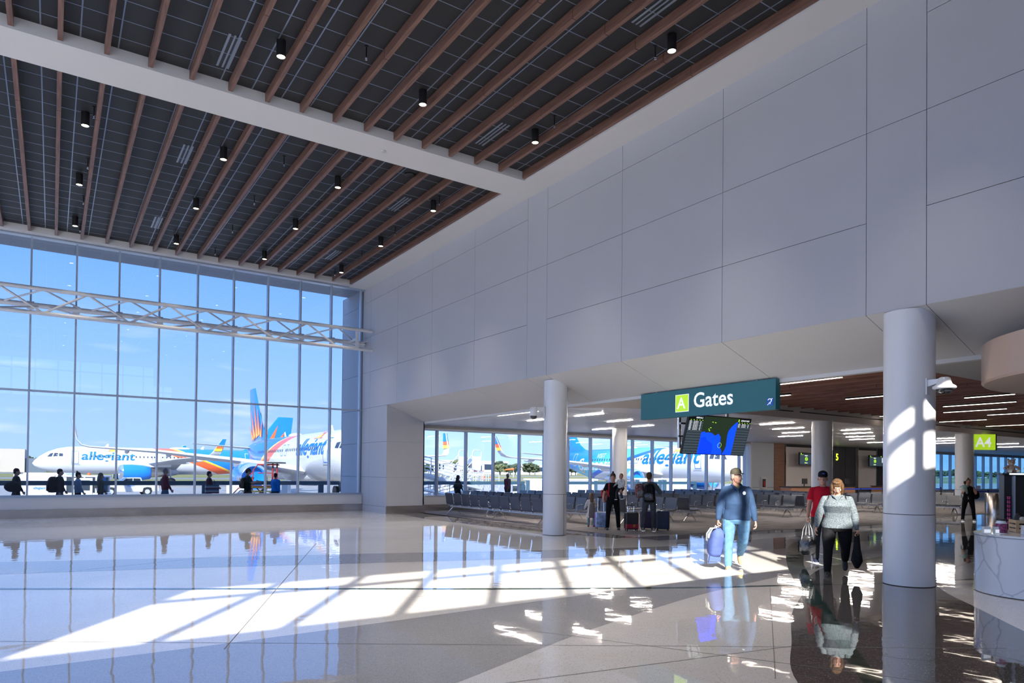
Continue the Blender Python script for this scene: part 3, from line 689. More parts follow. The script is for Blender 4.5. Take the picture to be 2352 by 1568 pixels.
# ---------------- gate desks, boards and screens ----------------
M_board = mat('pale_board', (.78,.72,.70), .6)
M_slate = mat('screen_slate', '26333c', .3, emit='26333c', est=.7)
for x0, x1, lab in ((39.1, 41.9, 'left of the column'), (47.5, 49.85, 'behind the blond woman')):
    t = thing('backing_board', 'tall pale backing board behind the gate desk, '+lab, 'board', ((x0+x1)/2, YG-.02, 0), group='pale boards at the gates')
    h = (x1-x0)/2
    mb = MB(); mb.box(-h, h, -.05, .02, .85, 3.52); mb.build('panel', M_board, t)
    mb = MB(); mb.box(h, h+.16, -.07, .02, .5, 3.66); mb.box(-h-.06, -h, -.07, .02, .5, 3.66); mb.build('edge_frame', M_steel, t)
    t = thing('gate_screen', 'wide dark gate screen with green leaf graphic, '+lab, 'screen', ((x0+x1)/2+.55, YG-.75, 2.38), group='gate screens')
    mb = MB(); mb.box(-1.5, 1.5, 0, .08, 0, .78); mb.box(-.1, .1, .08, .69, .3, .5); mb.build('casing', M_blk, t)
    mb = MB(); mb.box(-1.47, 1.47, -.006, 0, .03, .75); mb.build('picture', M_slate, t)
    mb = MB()
    mb.box(-1.47, 1.47, -.009, -.006, .66, .75, 0)
    for k in range(7): mb.box(.12, 1.15-(.5 if k == 6 else .04*(k % 3)), -.009, -.006, .58-.05*k, .60-.05*k, 1)
    mb.box(-1.38, -1.3, -.011, -.008, .67, .74, 2); mb.box(.0, .07, -.011, -.008, .67, .74, 2); mb.box(-.95, -.65, -.009, -.006, .56, .60, 1); mb.box(-1.38, -1.1, -.011, -.008, .63, .645, 2)
    for s in (-1, 1):
        vs = [(-.78+s*(.03+.12*math.sin(PI*q/8)), -.009, .22+.3*q/8) for q in range(9)] + [(-.78+s*.03, -.009, .22+.3*q/8) for q in range(8, -1, -1)]
        mb.add(vs, [tuple(range(18))], 2)
    mb.box(-.95, -.88, -.009, -.006, .08, .16, 2); mb.box(-.86, -.65, -.009, -.006, .10, .135, 1)
    mb.build('graphics', [S_dark, S_txt, S_grn], t)
t = thing('gate_number_sign', 'glowing green number five beside the column', 'sign', (44.2, YG-.5, 2.75))
mb = MB(); mb.box(-.35, .35, .05, .12, -.1, .65); mb.box(-.3, .3, .12, .5, .6, .66); mb.build('plate', M_dark, t)
mb = MB(); text_on(mb, '5', .62, Matrix.Translation((-.12, .04, .0)) @ Matrix(((1,0,0,0),(0,0,-1,0),(0,1,0,0),(0,0,0,1))), bold=.02); mb.build('number', E_s('lime_glow','b8e020',2.2), t)
M_desk = mat('desk_wood', (.42,.20,.11), .5)
for x, y, w_, lab in ((36.6, 24.3, 1.3, 'left gate desk of warm wood with dark top'), (41.2, 24.4, .9, 'gate desk of warm wood behind the blond woman'), (46.8, 24.6, 1.2, 'gate desk of warm wood left of the near column')):
    t = thing('gate_desk', lab, 'desk', (x, y, 0), group='gate desks')
    mb = MB(); mb.box(-w_, w_, -.35, .35, 0, 1.0); mb.build('cabinet', M_desk, t, bevel=.01)
    mb = MB(); mb.box(-w_-.05, w_+.05, -.4, .4, 1.0, 1.05); mb.build('counter_top', M_dark, t)
    m = thing('computer_monitor', 'black computer monitor on the '+lab, 'monitor', (x+.5, y, 1.05), group='monitors on the gate desks')
    mb = MB(); mb.box(-.26, .26, -.03, .0, .14, .46); mb.build('screen', M_blk, m); mb = MB(); mb.box(-.02, .02, -.01, .03, 0, .2); mb.box(-.1, .1, -.08, .08, 0, .012); mb.build('stand', M_blk, m)
M_belt = mat('blue_belt', '1040c8', .5)
bx = [(34.6,22.3),(37.2,22.3),(39.8,22.4),(42.4,22.5),(45.0,21.5),(47.6,21.5),(50.2,22.7),(40.6,16.8),(43.0,17.0),(45.4,17.2)]
for i, (x, y) in enumerate(bx):
    t = thing('queue_barrier', 'black queue post with blue belt, %s from the left along the gate desks' % ordn[i] if i < 7 else 'black queue post with blue belt near the green gate sign, %s from left' % ordn[i-7], 'queue barrier', (x, y, 0), group='belt barriers')
    mb = MB(); mb.cyl((0,0,.02), (0,0,1.0), .035, n=14); mb.build('post', M_dark, t, smooth=50); mb = MB(); mb.lathe([(.17, 0), (.17, .02), (.05, .035), (.01, .035)], n=24); mb.build('base', M_dark, t, smooth=50)
    if i not in (6, 9):
        dx, dy = bx[i+1][0]-x, bx[i+1][1]-y
        mb = MB(); L_ = math.hypot(dx, dy); mb.cbox((dx/2, dy/2, .93), (L_-.07, .006, .075), 0, math.atan2(dy, dx)); mb.build('belt', M_belt, t)
t = thing('extinguisher_cabinet', 'white fire extinguisher cabinet on the pale wall panel', 'extinguisher cabinet', (36.75, YG-.06, .85))
mb = MB(); mb.box(-.25, .25, -.12, 0, 0, .7); mb.build('cabinet', M_white, t); mb = MB(); mb.box(-.16, .16, -.126, -.12, .08, .6); mb.build('window', M_blk, t); mb = MB(); mb.cyl((0, -.135, .12), (0, -.135, .45), .05, n=12); mb.build('extinguisher', mat('extinguisher_red', (.5,.02,.02), .3), t, smooth=50)

# green A4 sign
t = thing('gate_sign', 'lime green A4 gate sign fixed to a white column', 'sign', (35.0, 14.3, 2.98), 0)
mb = MB(); mb.box(-.05, .95, -.05, .05, .0, .72); mb.build('plate', M_lime, t); MB().box(-.1, -.05, -.06, .06, -.02, .74).build('edge', M_dark, t); MB().box(.95, 1.0, -.06, .06, -.02, .74).build('edge', M_dark, t); MB().box(-.2, -.1, -.03, .06, .3, .4).build('bracket', M_dark, t)
# text faces the camera side
mb = MB(); text_on(mb, 'A4', .62, Matrix.Translation((.03, -.055, .14)) @ Matrix(((1,0,0,0),(0,0,-1,0),(0,1,0,0),(0,0,0,1))), bold=.02); mb.build('lettering', M_signw, t)
t.rotation_euler.z = R(-33.8); t.location = (35.48, 14.60, 2.97)
t = thing('trash_bin', 'round brushed steel trash bin beside the green sign column', 'trash bin', (35.0, 13.55, 0))
mb = MB(); mb.lathe([(.40, 0), (.40, .98), (.38, 1.0), (.25, 1.0), (.25, .8), (.01, .8)], n=40); mb.build('body', M_steel, t, smooth=50); mb = MB(); mb.lathe([(.39, 0), (.39, .03), (.01, .03)], n=32); mb.build('base_ring', M_dark, t)

# ---------------- sensor domes on the columns ----------------
def dome(loc, rz, label, s=1.0, big=False):
    t = thing('security_camera', label, 'security camera', loc, rz)
    mb = MB(); mb.box(-.10*s, -.085*s, -.06*s, .06*s, -.13*s, .10*s); mb.build('wall_plate', M_colw, t)
    mb = MB(); mb.loft([[(-.09*s, -.04*s, -.02*s), (-.09*s, .04*s, -.02*s), (-.09*s, .04*s, .08*s), (-.09*s, -.04*s, .08*s)], [(.06*s, -.04*s, .02*s), (.06*s, .04*s, .02*s), (.06*s, .04*s, .08*s), (.06*s, -.04*s, .08*s)]]); mb.build('arm', M_colw, t, fixn=True)
    c = (.12*s, 0, 0)
    if big: prof = [(.05, .10), (.075, .085), (.085, .04), (.10, .0), (.145, -.03), (.15, -.05), (.14, -.065), (.11, -.07)]
    else: prof = [(.05, .08), (.075, .06), (.08, -.04), (.082, -.09), (.07, -.10), (.02, -.10)]
    mb = MB(); mb.lathe([(r*s, z*s) for r, z in prof], c, 28); mb.build('cover', M_colw, t, smooth=50)
    zz = -.07 if big else -.10
    mb = MB(); mb.lathe([(.105*s if big else .07*s, zz*s), (.10*s if big else .066*s, (zz-.03)*s), (.07*s if big else .045*s, (zz-.055)*s), (.01*s, (zz-.065)*s)], c, 24); mb.build('lens_dome', mat('smoked_dome', (.02,.02,.025), .06, coat=1), t, smooth=60)
dome((11.25, 5.17, 3.12), R(-88), 'white multi lens camera dome on the side of the near column', 1.08, True)
dome((11.16, 15.36, 3.40), R(160), 'white pan camera dome on the left side of the second column', 1.35, False)
t = dome((47.2, 22.0, 3.3), R(200), 'dark camera dome on the far column right of the walkway', 1.3, False)

# ---------------- kiosk ----------------
M_quartz = bpy.data.materials.new('white_veined_quartz'); M_quartz.use_nodes = True
t_ = M_quartz.node_tree; b_ = t_.nodes['Principled BSDF']; b_.inputs['Roughness'].default_value = .15
tc = N(t_, 'ShaderNodeTexCoord'); mp = N(t_, 'ShaderNodeMapping'); mp.inputs['Rotation'].default_value = (.5, .6, .3); t_.links.new(tc.outputs['Object'], mp.inputs[0])
vv = N(t_, 'ShaderNodeTexVoronoi', feature='DISTANCE_TO_EDGE'); vv.inputs['Scale'].default_value = 1.35; vv.inputs['Randomness'].default_value = 1
nn = N(t_, 'ShaderNodeTexNoise'); nn.inputs['Scale'].default_value = 2.2; t_.links.new(mp.outputs[0], nn.inputs[0])
va = N(t_, 'ShaderNodeVectorMath', operation='MULTIPLY_ADD'); t_.links.new(nn.outputs['Color'], va.inputs[0]); va.inputs[1].default_value = (.25,.25,.25); t_.links.new(mp.outputs[0], va.inputs[2]); t_.links.new(va.outputs[0], vv.inputs[0])
rr = N(t_, 'ShaderNodeValToRGB'); rr.color_ramp.elements[0].position = .0; rr.color_ramp.elements[0].color = (.50,.51,.56,1); rr.color_ramp.elements[1].position = .022; rr.color_ramp.elements[1].color = (.74,.74,.76,1)
t_.links.new(vv.outputs[0], rr.inputs[0]); t_.links.new(rr.outputs[0], b_.inputs['Base Color']); MATS['quartz'] = M_quartz
def stadium(c, r, a, L_, n=24):
    """round end at c, running L_ along angle a"""
    d = Vector((math.cos(a), math.sin(a))); pts = []
    for k in range(n+1):
        t = a+PI/2+PI*k/n; pts.append((c[0]+r*math.cos(t), c[1]+r*math.sin(t)))
    e = (c[0]+d.x*L_, c[1]+d.y*L_)
    for k in range(n+1):
        t = a-PI/2+PI*k/n; pts.append((e[0]+r*math.cos(t), e[1]+r*math.sin(t)))
    return pts
KC, KR, KA = (12.14, 4.10), .83, R(-38)
t = thing('kiosk_counter', 'rounded white veined stone kiosk counter at the right edge', 'counter', (KC[0], KC[1], 0))
mb = MB(); mb.prism(stadium((0,0), KR, KA, 2.4), .012, .845); mb.build('body', M_quartz, t, smooth=40)
mb = MB(); mb.prism(stadium((0,0), KR+.006, KA, 2.4), .85, .885); mb.build('counter_top', M_quartz, t, bevel=.006)
mb = MB(); mb.prism(stadium((0,0), KR-.03, KA, 2.4), 0, .012); mb.prism(stadium((0,0), KR-.02, KA, 2.4), .845, .85); mb.build('shadow_gap', M_joint, t)
# drum canopy overhead
M_tan = mat('tan_bulkhead_paint', (.50,.36,.28), .32, spec=.4, bump=.004, bscale=2.2)
mb = MB(); mb.lathe([(2.37, 3.72), (2.37, 3.16), (2.34, 3.13), (.01, 3.13)], (12.9, 2.65, 0), 96)
o = mb.build('canopy_drum', M_tan, smooth=40); tag(o, 'curved tan drum canopy hanging over the kiosk', 'canopy')
tag(MB().cyl((11.75, 3.95, 3.135), (11.75, 3.95, 3.05), .05, n=16).build('sprinkler', M_tan, smooth=50), 'tan sprinkler under the curved drum canopy', 'sprinkler')
# display shelf behind
t = thing('display_stand', 'black slatted display stand behind the kiosk counter', 'display stand', (14.12, 4.34, 0), R(-57))
mb = MB(); mb.box(-.95, .95, 0, .35, 0, 1.76); mb.build('frame', M_dark, t, bevel=.006)
mb = MB(); 
for k in range(26): mb.box(-.78, .93, -.006, 0, .95+.03*k, .955+.03*k)
mb.build('slat_panel', mat('slat_gloss', (.05,.05,.055), .3), t)
mb = MB(); mb.box(-1.0, 1.0, -.12, .38, 1.76, 1.785); mb.build('shelf', M_dark, t); mb = MB(); mb.box(-.9, .95, -.135, -.12, 1.762, 1.785); mb.build('light_strip', E_s('cool_strip','cfe4f2',1.6), t)
mb = MB(); mb.box(-.84, -.81, -.10, 0, .3, 1.74); mb.build('upright', M_alu, t)
# plush bears
M_plush = bpy.data.materials.new('floral_plush'); M_plush.use_nodes = True; t_ = M_plush.node_tree; b_ = t_.nodes['Principled BSDF']; b_.inputs['Roughness'].default_value = .95
tc = N(t_, 'ShaderNodeTexCoord'); v_ = N(t_, 'ShaderNodeTexVoronoi'); v_.inputs['Scale'].default_value = 95; t_.links.new(tc.outputs['Object'], v_.inputs[0])
sp_ = N(t_, 'ShaderNodeSeparateColor'); t_.links.new(v_.outputs['Color'], sp_.inputs[0]); r_ = N(t_, 'ShaderNodeValToRGB'); r_.color_ramp.interpolation = 'CONSTANT'
e = r_.color_ramp.elements; e[0].position = 0; e[0].color = (.55,.05,.10,1); e[1].position = .14; e[1].color = (.60,.42,.30,1); q = e.new(.78); q.color = (.75,.62,.48,1); q = e.new(.93); q.color = (.12,.30,.10,1)
t_.links.new(sp_.outputs[0], r_.inputs[0]); t_.links.new(r_.outputs[0], b_.inputs['Base Color']); MATS['plush'] = M_plush
M_nose = mat('black_nose', (.01,.01,.01), .3); M_paw = mat('cream_paw', (.75,.68,.58), .9)
def bear(loc, rz, s, label, kind='toy bear'):
    t = thing('plush_bear', label, 'plush toy', loc, rz, 'floral plush bears')
    mb = MB(); mb.ball((0,0,.085*s), (.065*s,.055*s,.085*s), 16); mb.ball((0,-.005*s,.20*s), (.062*s,.055*s,.055*s), 16); mb.ball((0,-.055*s,.185*s), (.028*s,.025*s,.022*s), 10)
    for sx in (-1, 1):
        mb.ball((sx*.05*s, 0, .25*s), (.024*s,.012*s,.024*s), 10)
        mb.tube([(sx*.05*s, 0, .13*s), (sx*.10*s, -.03*s, .10*s), (sx*.13*s, -.05*s, .085*s)], [.026*s,.024*s,.02*s], 8)
        mb.tube([(sx*.04*s, 0, .035*s), (sx*.06*s, -.07*s, .035*s), (sx*.065*s, -.11*s, .04*s)], [.036*s,.032*s,.034*s], 8)
    mb.build('body', M_plush, t, smooth=80)
    for sx in (-1, 1): MB().ball((sx*.065*s, -.13*s, .042*s), (.034*s,.012*s,.036*s), 10).build('paw_pad', M_paw, t, smooth=80); MB().ball((sx*.022*s, -.052*s, .215*s), .006*s, 8).build('eye', M_nose, t, smooth=80)
    MB().ball((0, -.080*s, .192*s), (.009*s,.006*s,.006*s), 8).build('nose', M_nose, t, smooth=80)
def local(px, py): a = R(-57); return (14.12+px*math.cos(a)-py*math.sin(a), 4.34+px*math.sin(a)+py*math.cos(a))
for k, lx in enumerate((-.84, -.54, -.24)):
    x, y = local(lx, .04); bear((x, y, 1.786), R(-57+8*(1-k)), .93, 'beige floral plush bear sitting on top of the black stand, %s from left' % ordn[k])
# luggage tags on hooks
M_tagA, M_tagB, M_tagC = mat('yellow_print', (.55,.62,.08), .4, var=.9, vscale=60), mat('magenta_print', (.6,.06,.25), .4, var=.9, vscale=50), mat('blue_print', (.05,.18,.6), .4, var=.9, vscale=60)
M_clear = mat('clear_acrylic', (.8,.85,.88), .08, spec=.8)
k = 0
for lx in (-.58, -.22, .14):
    for lz, mm, nm in ((1.54, M_tagA, 'yellow and pink'), (1.31, M_tagA, 'lime and pink'), (1.07, M_tagC, 'blue and yellow')):
        x, y = local(lx, -.05); t = thing('luggage_tag', '%s printed travel tag hanging on the black stand, %s column' % (nm, ordn[round((lx+.58)/.36)]), 'luggage tag', (x, y, lz), R(-57), 'travel tags hanging on the stand')
        mb = MB(); mb.box(-.06, .06, -.03, -.005, 0, .17); mb.build('card', mm, t, bevel=.008); mb = MB(); mb.box(-.045, .045, -.034, -.03, .17, .20); mb.box(-.03, .03, -.01, .045, .185, .195); mb.build('hook', M_alu, t)
for j in range(7):
    x, y = local(-.90, -.04); t = MB().box(-.02, .02, -.05, .0, 0, .055).build('keyring', M_tagB, bevel=.006); t.location = (x, y, .92+.07*j); t.rotation_euler.z = R(-57)
    tag(t, 'small pink keyring on the stand edge, %s from the bottom' % ordn[j], 'keyring', 'pink keyrings on the stand edge')
# goods on the counter
def kp(u, v):  # u along counter, v across
    d = Vector((math.cos(KA), math.sin(KA))); n = Vector((-d.y, d.x)); return (KC[0]+d.x*u+n.x*v, KC[1]+d.y*u+n.y*v)
M_pine = mat('pine_crate', (.62,.44,.26), .6, var=.1, vscale=9)
x, y = kp(.16, .26); CA = R(-52)
t = thing('wooden_crate', 'pale wooden slatted crate holding dark pouches on the kiosk counter', 'crate', (x, y, .885), CA)
for j, z in enumerate((.01, .075, .14)):
    for s in (-1, 1): MB().box(-.36, .36, s*.15-.008, s*.15+.008, z, z+.045).build('slat', M_pine, t); MB().box(s*.36-.008, s*.36+.008, -.15, .15, z, z+.045).build('end_slat', M_pine, t)
for sx in (-1, 1):
    for sy in (-1, 1): MB().box(sx*.35-.02, sx*.35+.02, sy*.142-.012, sy*.142+.012, 0, .19).build('corner_post', M_pine, t)
MB().box(-.35, .35, -.14, .14, 0, .012).build('bottom', M_pine, t)
cols = [('black', (.012,.012,.014)), ('black', (.012,.012,.014)), ('lilac', (.45,.30,.60)), ('black', (.012,.012,.014)), ('pink', (.70,.25,.40))]
for j, (nm, cc) in enumerate(cols):
    lx = -.28+.14*j; px_, py_ = x+lx*math.cos(CA), y+lx*math.sin(CA)
    t = thing('zip_pouch', '%s rounded zip pouch in the wooden crate, %s from left' % (nm, ordn[j]), 'pouch', (px_, py_, .90), CA, 'zip pouches in the crate')
    MB().ball((0, 0, .15), (.066, .12, .135), 14).build('body', mat('pouch_'+nm, cc, .6), t, smooth=80)
    MB().ball((0, -.125, .19), (.04, .012, .04), 12).build('badge', mat('aqua_badge' if j == 1 else 'cream_badge', (.15,.6,.65) if j == 1 else (.7,.62,.5), .5), t, smooth=80)
x2, y2 = kp(.36, .24); bear((x2, y2, 1.16), CA, .62, 'small floral plush bear lying on the pouches in the crate')
x, y = kp(-.56, .02)
t = thing('pen_jar', 'clear jar packed with pink and black printed keyrings, kiosk counter left', 'jar', (x, y, .885))
MB().lathe([(.075, 0), (.075, .155), (.06, .17), (.06, .19), (.01, .19)], n=20).build('jar', M_clear, t, smooth=50); MB().lathe([(.077, .012), (.077, .15), (.01, .15)], n=20).build('contents', mat('mixed_print', (.30,.06,.16), .4, var=1.0, vscale=45), t); MB().lathe([(.062, .19), (.062, .215), (.01, .215)], n=18).build('lid', M_blk, t)
x, y = kp(-.73, -.02)
for j in range(2):
    tt = MB().box(-.05, .05, -.03, .03, 0, .10).box(-.045, .045, -.034, -.03, .01, .06, 1).build('acrylic_holder', [M_clear, M_signw], bevel=.004); tt.location = (x+.12*j-.02, y+.05-.1*j, .885); tt.rotation_euler.z = R(-40)
    tag(tt, 'small clear acrylic holder at the counter edge, %s of the jar' % ('left' if j == 0 else 'farther left'), 'card holder', 'acrylic holders on the counter')
x, y = kp(-.22, -.10)
t = thing('sticker_box', 'clear acrylic box of purple and red stickers, front of the crate', 'box', (x, y, .885), CA)
MB().box(-.11, .11, -.05, .05, 0, .13).build('box', M_clear, t, bevel=.004)
for j in range(4): MB().box(-.10+.05*j, -.055+.05*j, -.056, -.05, .01, .12-.01*(j % 2)).build('sticker', [M_tagB, M_tagC][j % 2], t)
x, y = kp(.06, -.34)
t = thing('tablet_frame', 'white framed tablet leaning on its stand at the right edge of the counter', 'tablet', (x, y, .885), R(-48))
TT = Matrix.Rotation(R(-18), 4, 'X')
MB().box(-.15, .15, 0, .012, .0, .26, 0, TT).build('frame', mat('greige_frame', (.55,.53,.50), .4), t, bevel=.004); MB().box(-.09, .09, -.004, .0, .07, .20, 0, TT).build('screen', E_s('tablet_glow','b8ccd4',.6), t); MB().box(-.15, .15, -.09, 0, 0, .02).build('tray', M_white, t)
# ---------------- ground outside ----------------
ZA = -.9
M_apron = mat('apron_concrete', (.27,.265,.265), .9, spec=.1, var=.06, vscale=.12)
M_grass = mat('dry_mown_grass', (.20,.19,.08), .95, spec=.05, var=.25, vscale=.05)
M_taxi = mat('taxiway_asphalt', (.20,.20,.21), .9, spec=.1, var=.05, vscale=.05)
def slab(name, x0, x1, y0, y1, z, m, t=.3): return struct(name, MB().box(x0, x1, y0, y1, z-t, z), m)
slab('ground', -900, 1600, 33.5, 125, ZA, M_apron); slab('ground', 96.3, 1600, -300, 33.5, ZA, M_apron); slab('ground', -900, -14.5, -300, 33.5, ZA, M_apron)
slab('ground', -900, 1600, 125, 185, ZA+.02, M_grass); slab('ground', -900, 1600, 185, 215, ZA, M_taxi); slab('ground', -900, 1600, 215, 330, ZA+.02, M_grass)
slab('ground', -900, 1600, 330, 395, ZA, M_taxi); slab('ground', -1500, 2500, 395, 2600, ZA+.02, M_grass)
slab('walkway', -14.5, 96, 28.92, 33.5, -.02, mat('walkway_concrete', (.28,.275,.27), .9, spec=.1), 1.1)
mb = MB()
for k in range(14): mb.box(-60+12*k, -59.85+12*k, 34, 124.9, ZA, ZA+.006)
for k in range(9): mb.box(-200, 400, 40+10*k, 40.05+10*k, ZA, ZA+.005)
struct('ground', mb, mat('slab_joint', (.22,.21,.2), .9))
mb = MB(); mb.box(-80, 200, 66, 66.15, ZA, ZA+.008); mb.box(18.8, 19.0, 36, 66, ZA, ZA+.009); mb.box(-2, 40, 108, 108.2, ZA, ZA+.008)
tag(struct('ground', mb, mat('yellow_line', (.6,.42,.05), .8)), kind='structure')
# dark teal guard rail along the walkway
M_rail = mat('dark_teal_rail', (.030,.075,.115), .5)
for x0, x1, posts, lab in ((-6, 12.9, (-5.9, -2.2, 6.2, 11.9), 'outside the tall window'), (15.2, 25.0, (15.3, 24.9), 'outside the gate windows left of the column'), (28.0, 41, (28.1, 34.5, 40.9), 'outside the gate windows behind the seats')):
    t = thing('guard_rail', 'dark teal guard rail beam on posts, '+lab, 'railing', ((x0+x1)/2, 36.0, ZA), group='dark teal guard rails'); cx = (x0+x1)/2
    MB().box(x0-cx, x1-cx, -.08, .08, 1.83, 2.03).build('top_beam', M_rail, t)
    for p in posts: MB().box(p-cx-.13, p-cx+.13, -.07, .07, 0, 1.83).build('post', M_rail, t)
M_yel = mat('safety_yellow', (.62,.42,.03), .5)
for i, (x, y) in enumerate(((9.0, 35.2), (5.1, 35.0), (12.6, 35.1), (4.35, 34.8))):
    t = MB().lathe([(.11, 0), (.11, 1.35), (.08, 1.42), (.01, 1.44)], n=18).build('bollard', M_yel, smooth=50); t.location = (x, y, ZA)
    tag(t, 'yellow safety bollard beyond the walkway, %s' % ('near the red loader', 'left of the loader', 'right of the loader', 'farthest left')[i], 'bollard', 'yellow bollards')

# ---------------- airliners ----------------
M_aw = mat('aircraft_white', (.66,.66,.67), .25, spec=.5, coat=.3)
M_ab = mat('aircraft_blue', (.010,.20,.72), .25, coat=.3)
M_ao = mat('aircraft_orange', (.80,.14,.03), .3)
M_ay = mat('aircraft_yellow', (.90,.55,.05), .3)
M_ag = mat('wing_grey', (.50,.51,.53), .4)
M_win = mat('cabin_window', (.035,.05,.08), .15)
M_txt = mat('livery_blue_letters', (.005,.17,.72), .4)
def livery(name, kind):
    m = bpy.data.materials.new(name); m.use_nodes = True; t = m.node_tree; b = t.nodes['Principled BSDF']; b.inputs['Roughness'].default_value = .25; b.inputs['Coat Weight'].default_value = .3
    tc = N(t, 'ShaderNodeTexCoord'); s = N(t, 'ShaderNodeSeparateXYZ'); t.links.new(tc.outputs['Object'], s.inputs[0])
    k = N(t, 'ShaderNodeMath', operation='MULTIPLY_ADD'); t.links.new(s.outputs['Z'], k.inputs[0]); k.inputs[1].default_value = 2.4 if kind == 0 else 4.0; t.links.new(s.outputs['Y'], k.inputs[2])
    d = N(t, 'ShaderNodeMath', operation='DIVIDE'); t.links.new(k.outputs[0], d.inputs[0]); d.inputs[1].default_value = 60
    r = N(t, 'ShaderNodeValToRGB'); t.links.new(d.outputs[0], r.inputs[0]); e = r.color_ramp.elements
    if kind == 0:
        r.color_ramp.interpolation = 'CONSTANT'; base = 20.2
        st = [(0, (.66,.66,.67)), (base, (.80,.12,.03)), (base+2.6, (.90,.55,.05)), (base+3.3, (.010,.20,.72))]
    else:
        st = [(0, (.66,.66,.67)), (18.8, (.66,.66,.67)), (19.0, (.01,.10,.50)), (20.7, (.01,.12,.55)), (20.9, (.12,.52,.56)), (24, (.08,.44,.54)), (29, (.01,.22,.52)), (36, (.01,.15,.5))]
    e[0].position = 0; e[0].color = (*st[0][1], 1); e[1].position = st[1][0]/60; e[1].color = (*st[1][1], 1)
    for p, c in st[2:]: q = e.new(p/60); q.color = (*c, 1)
    t.links.new(r.outputs[0], b.inputs['Base Color']); MATS[name] = m; return m
FST = [(0,.02,-.55),(.25,.42,-.52),(.9,.92,-.40),(1.8,1.36,-.25),(3.0,1.72,-.10),(4.4,1.92,-.02),(5.6,1.98,0),(24.5,1.98,0),(27.5,1.86,.12),(30.5,1.52,.42),(33.5,1.02,.80),(36,.55,1.12),(37.4,.18,1.28)]
def fsec(y):
    for a, b in zip(FST[:-1], FST[1:]):
        if a[0] <= y <= b[0]:
            u = (y-a[0])/(b[0]-a[0]); return a[1]+(b[1]-a[1])*u, a[2]+(b[2]-a[2])*u
    return FST[-1][1:]
def surf(y, z, s, off=.015):
    r, zc = fsec(y); h = r*1.045; q = max(-.98, min(.98, (z-zc)/h)); return (s*(r*math.sqrt(1-q*q)+off), y, z)
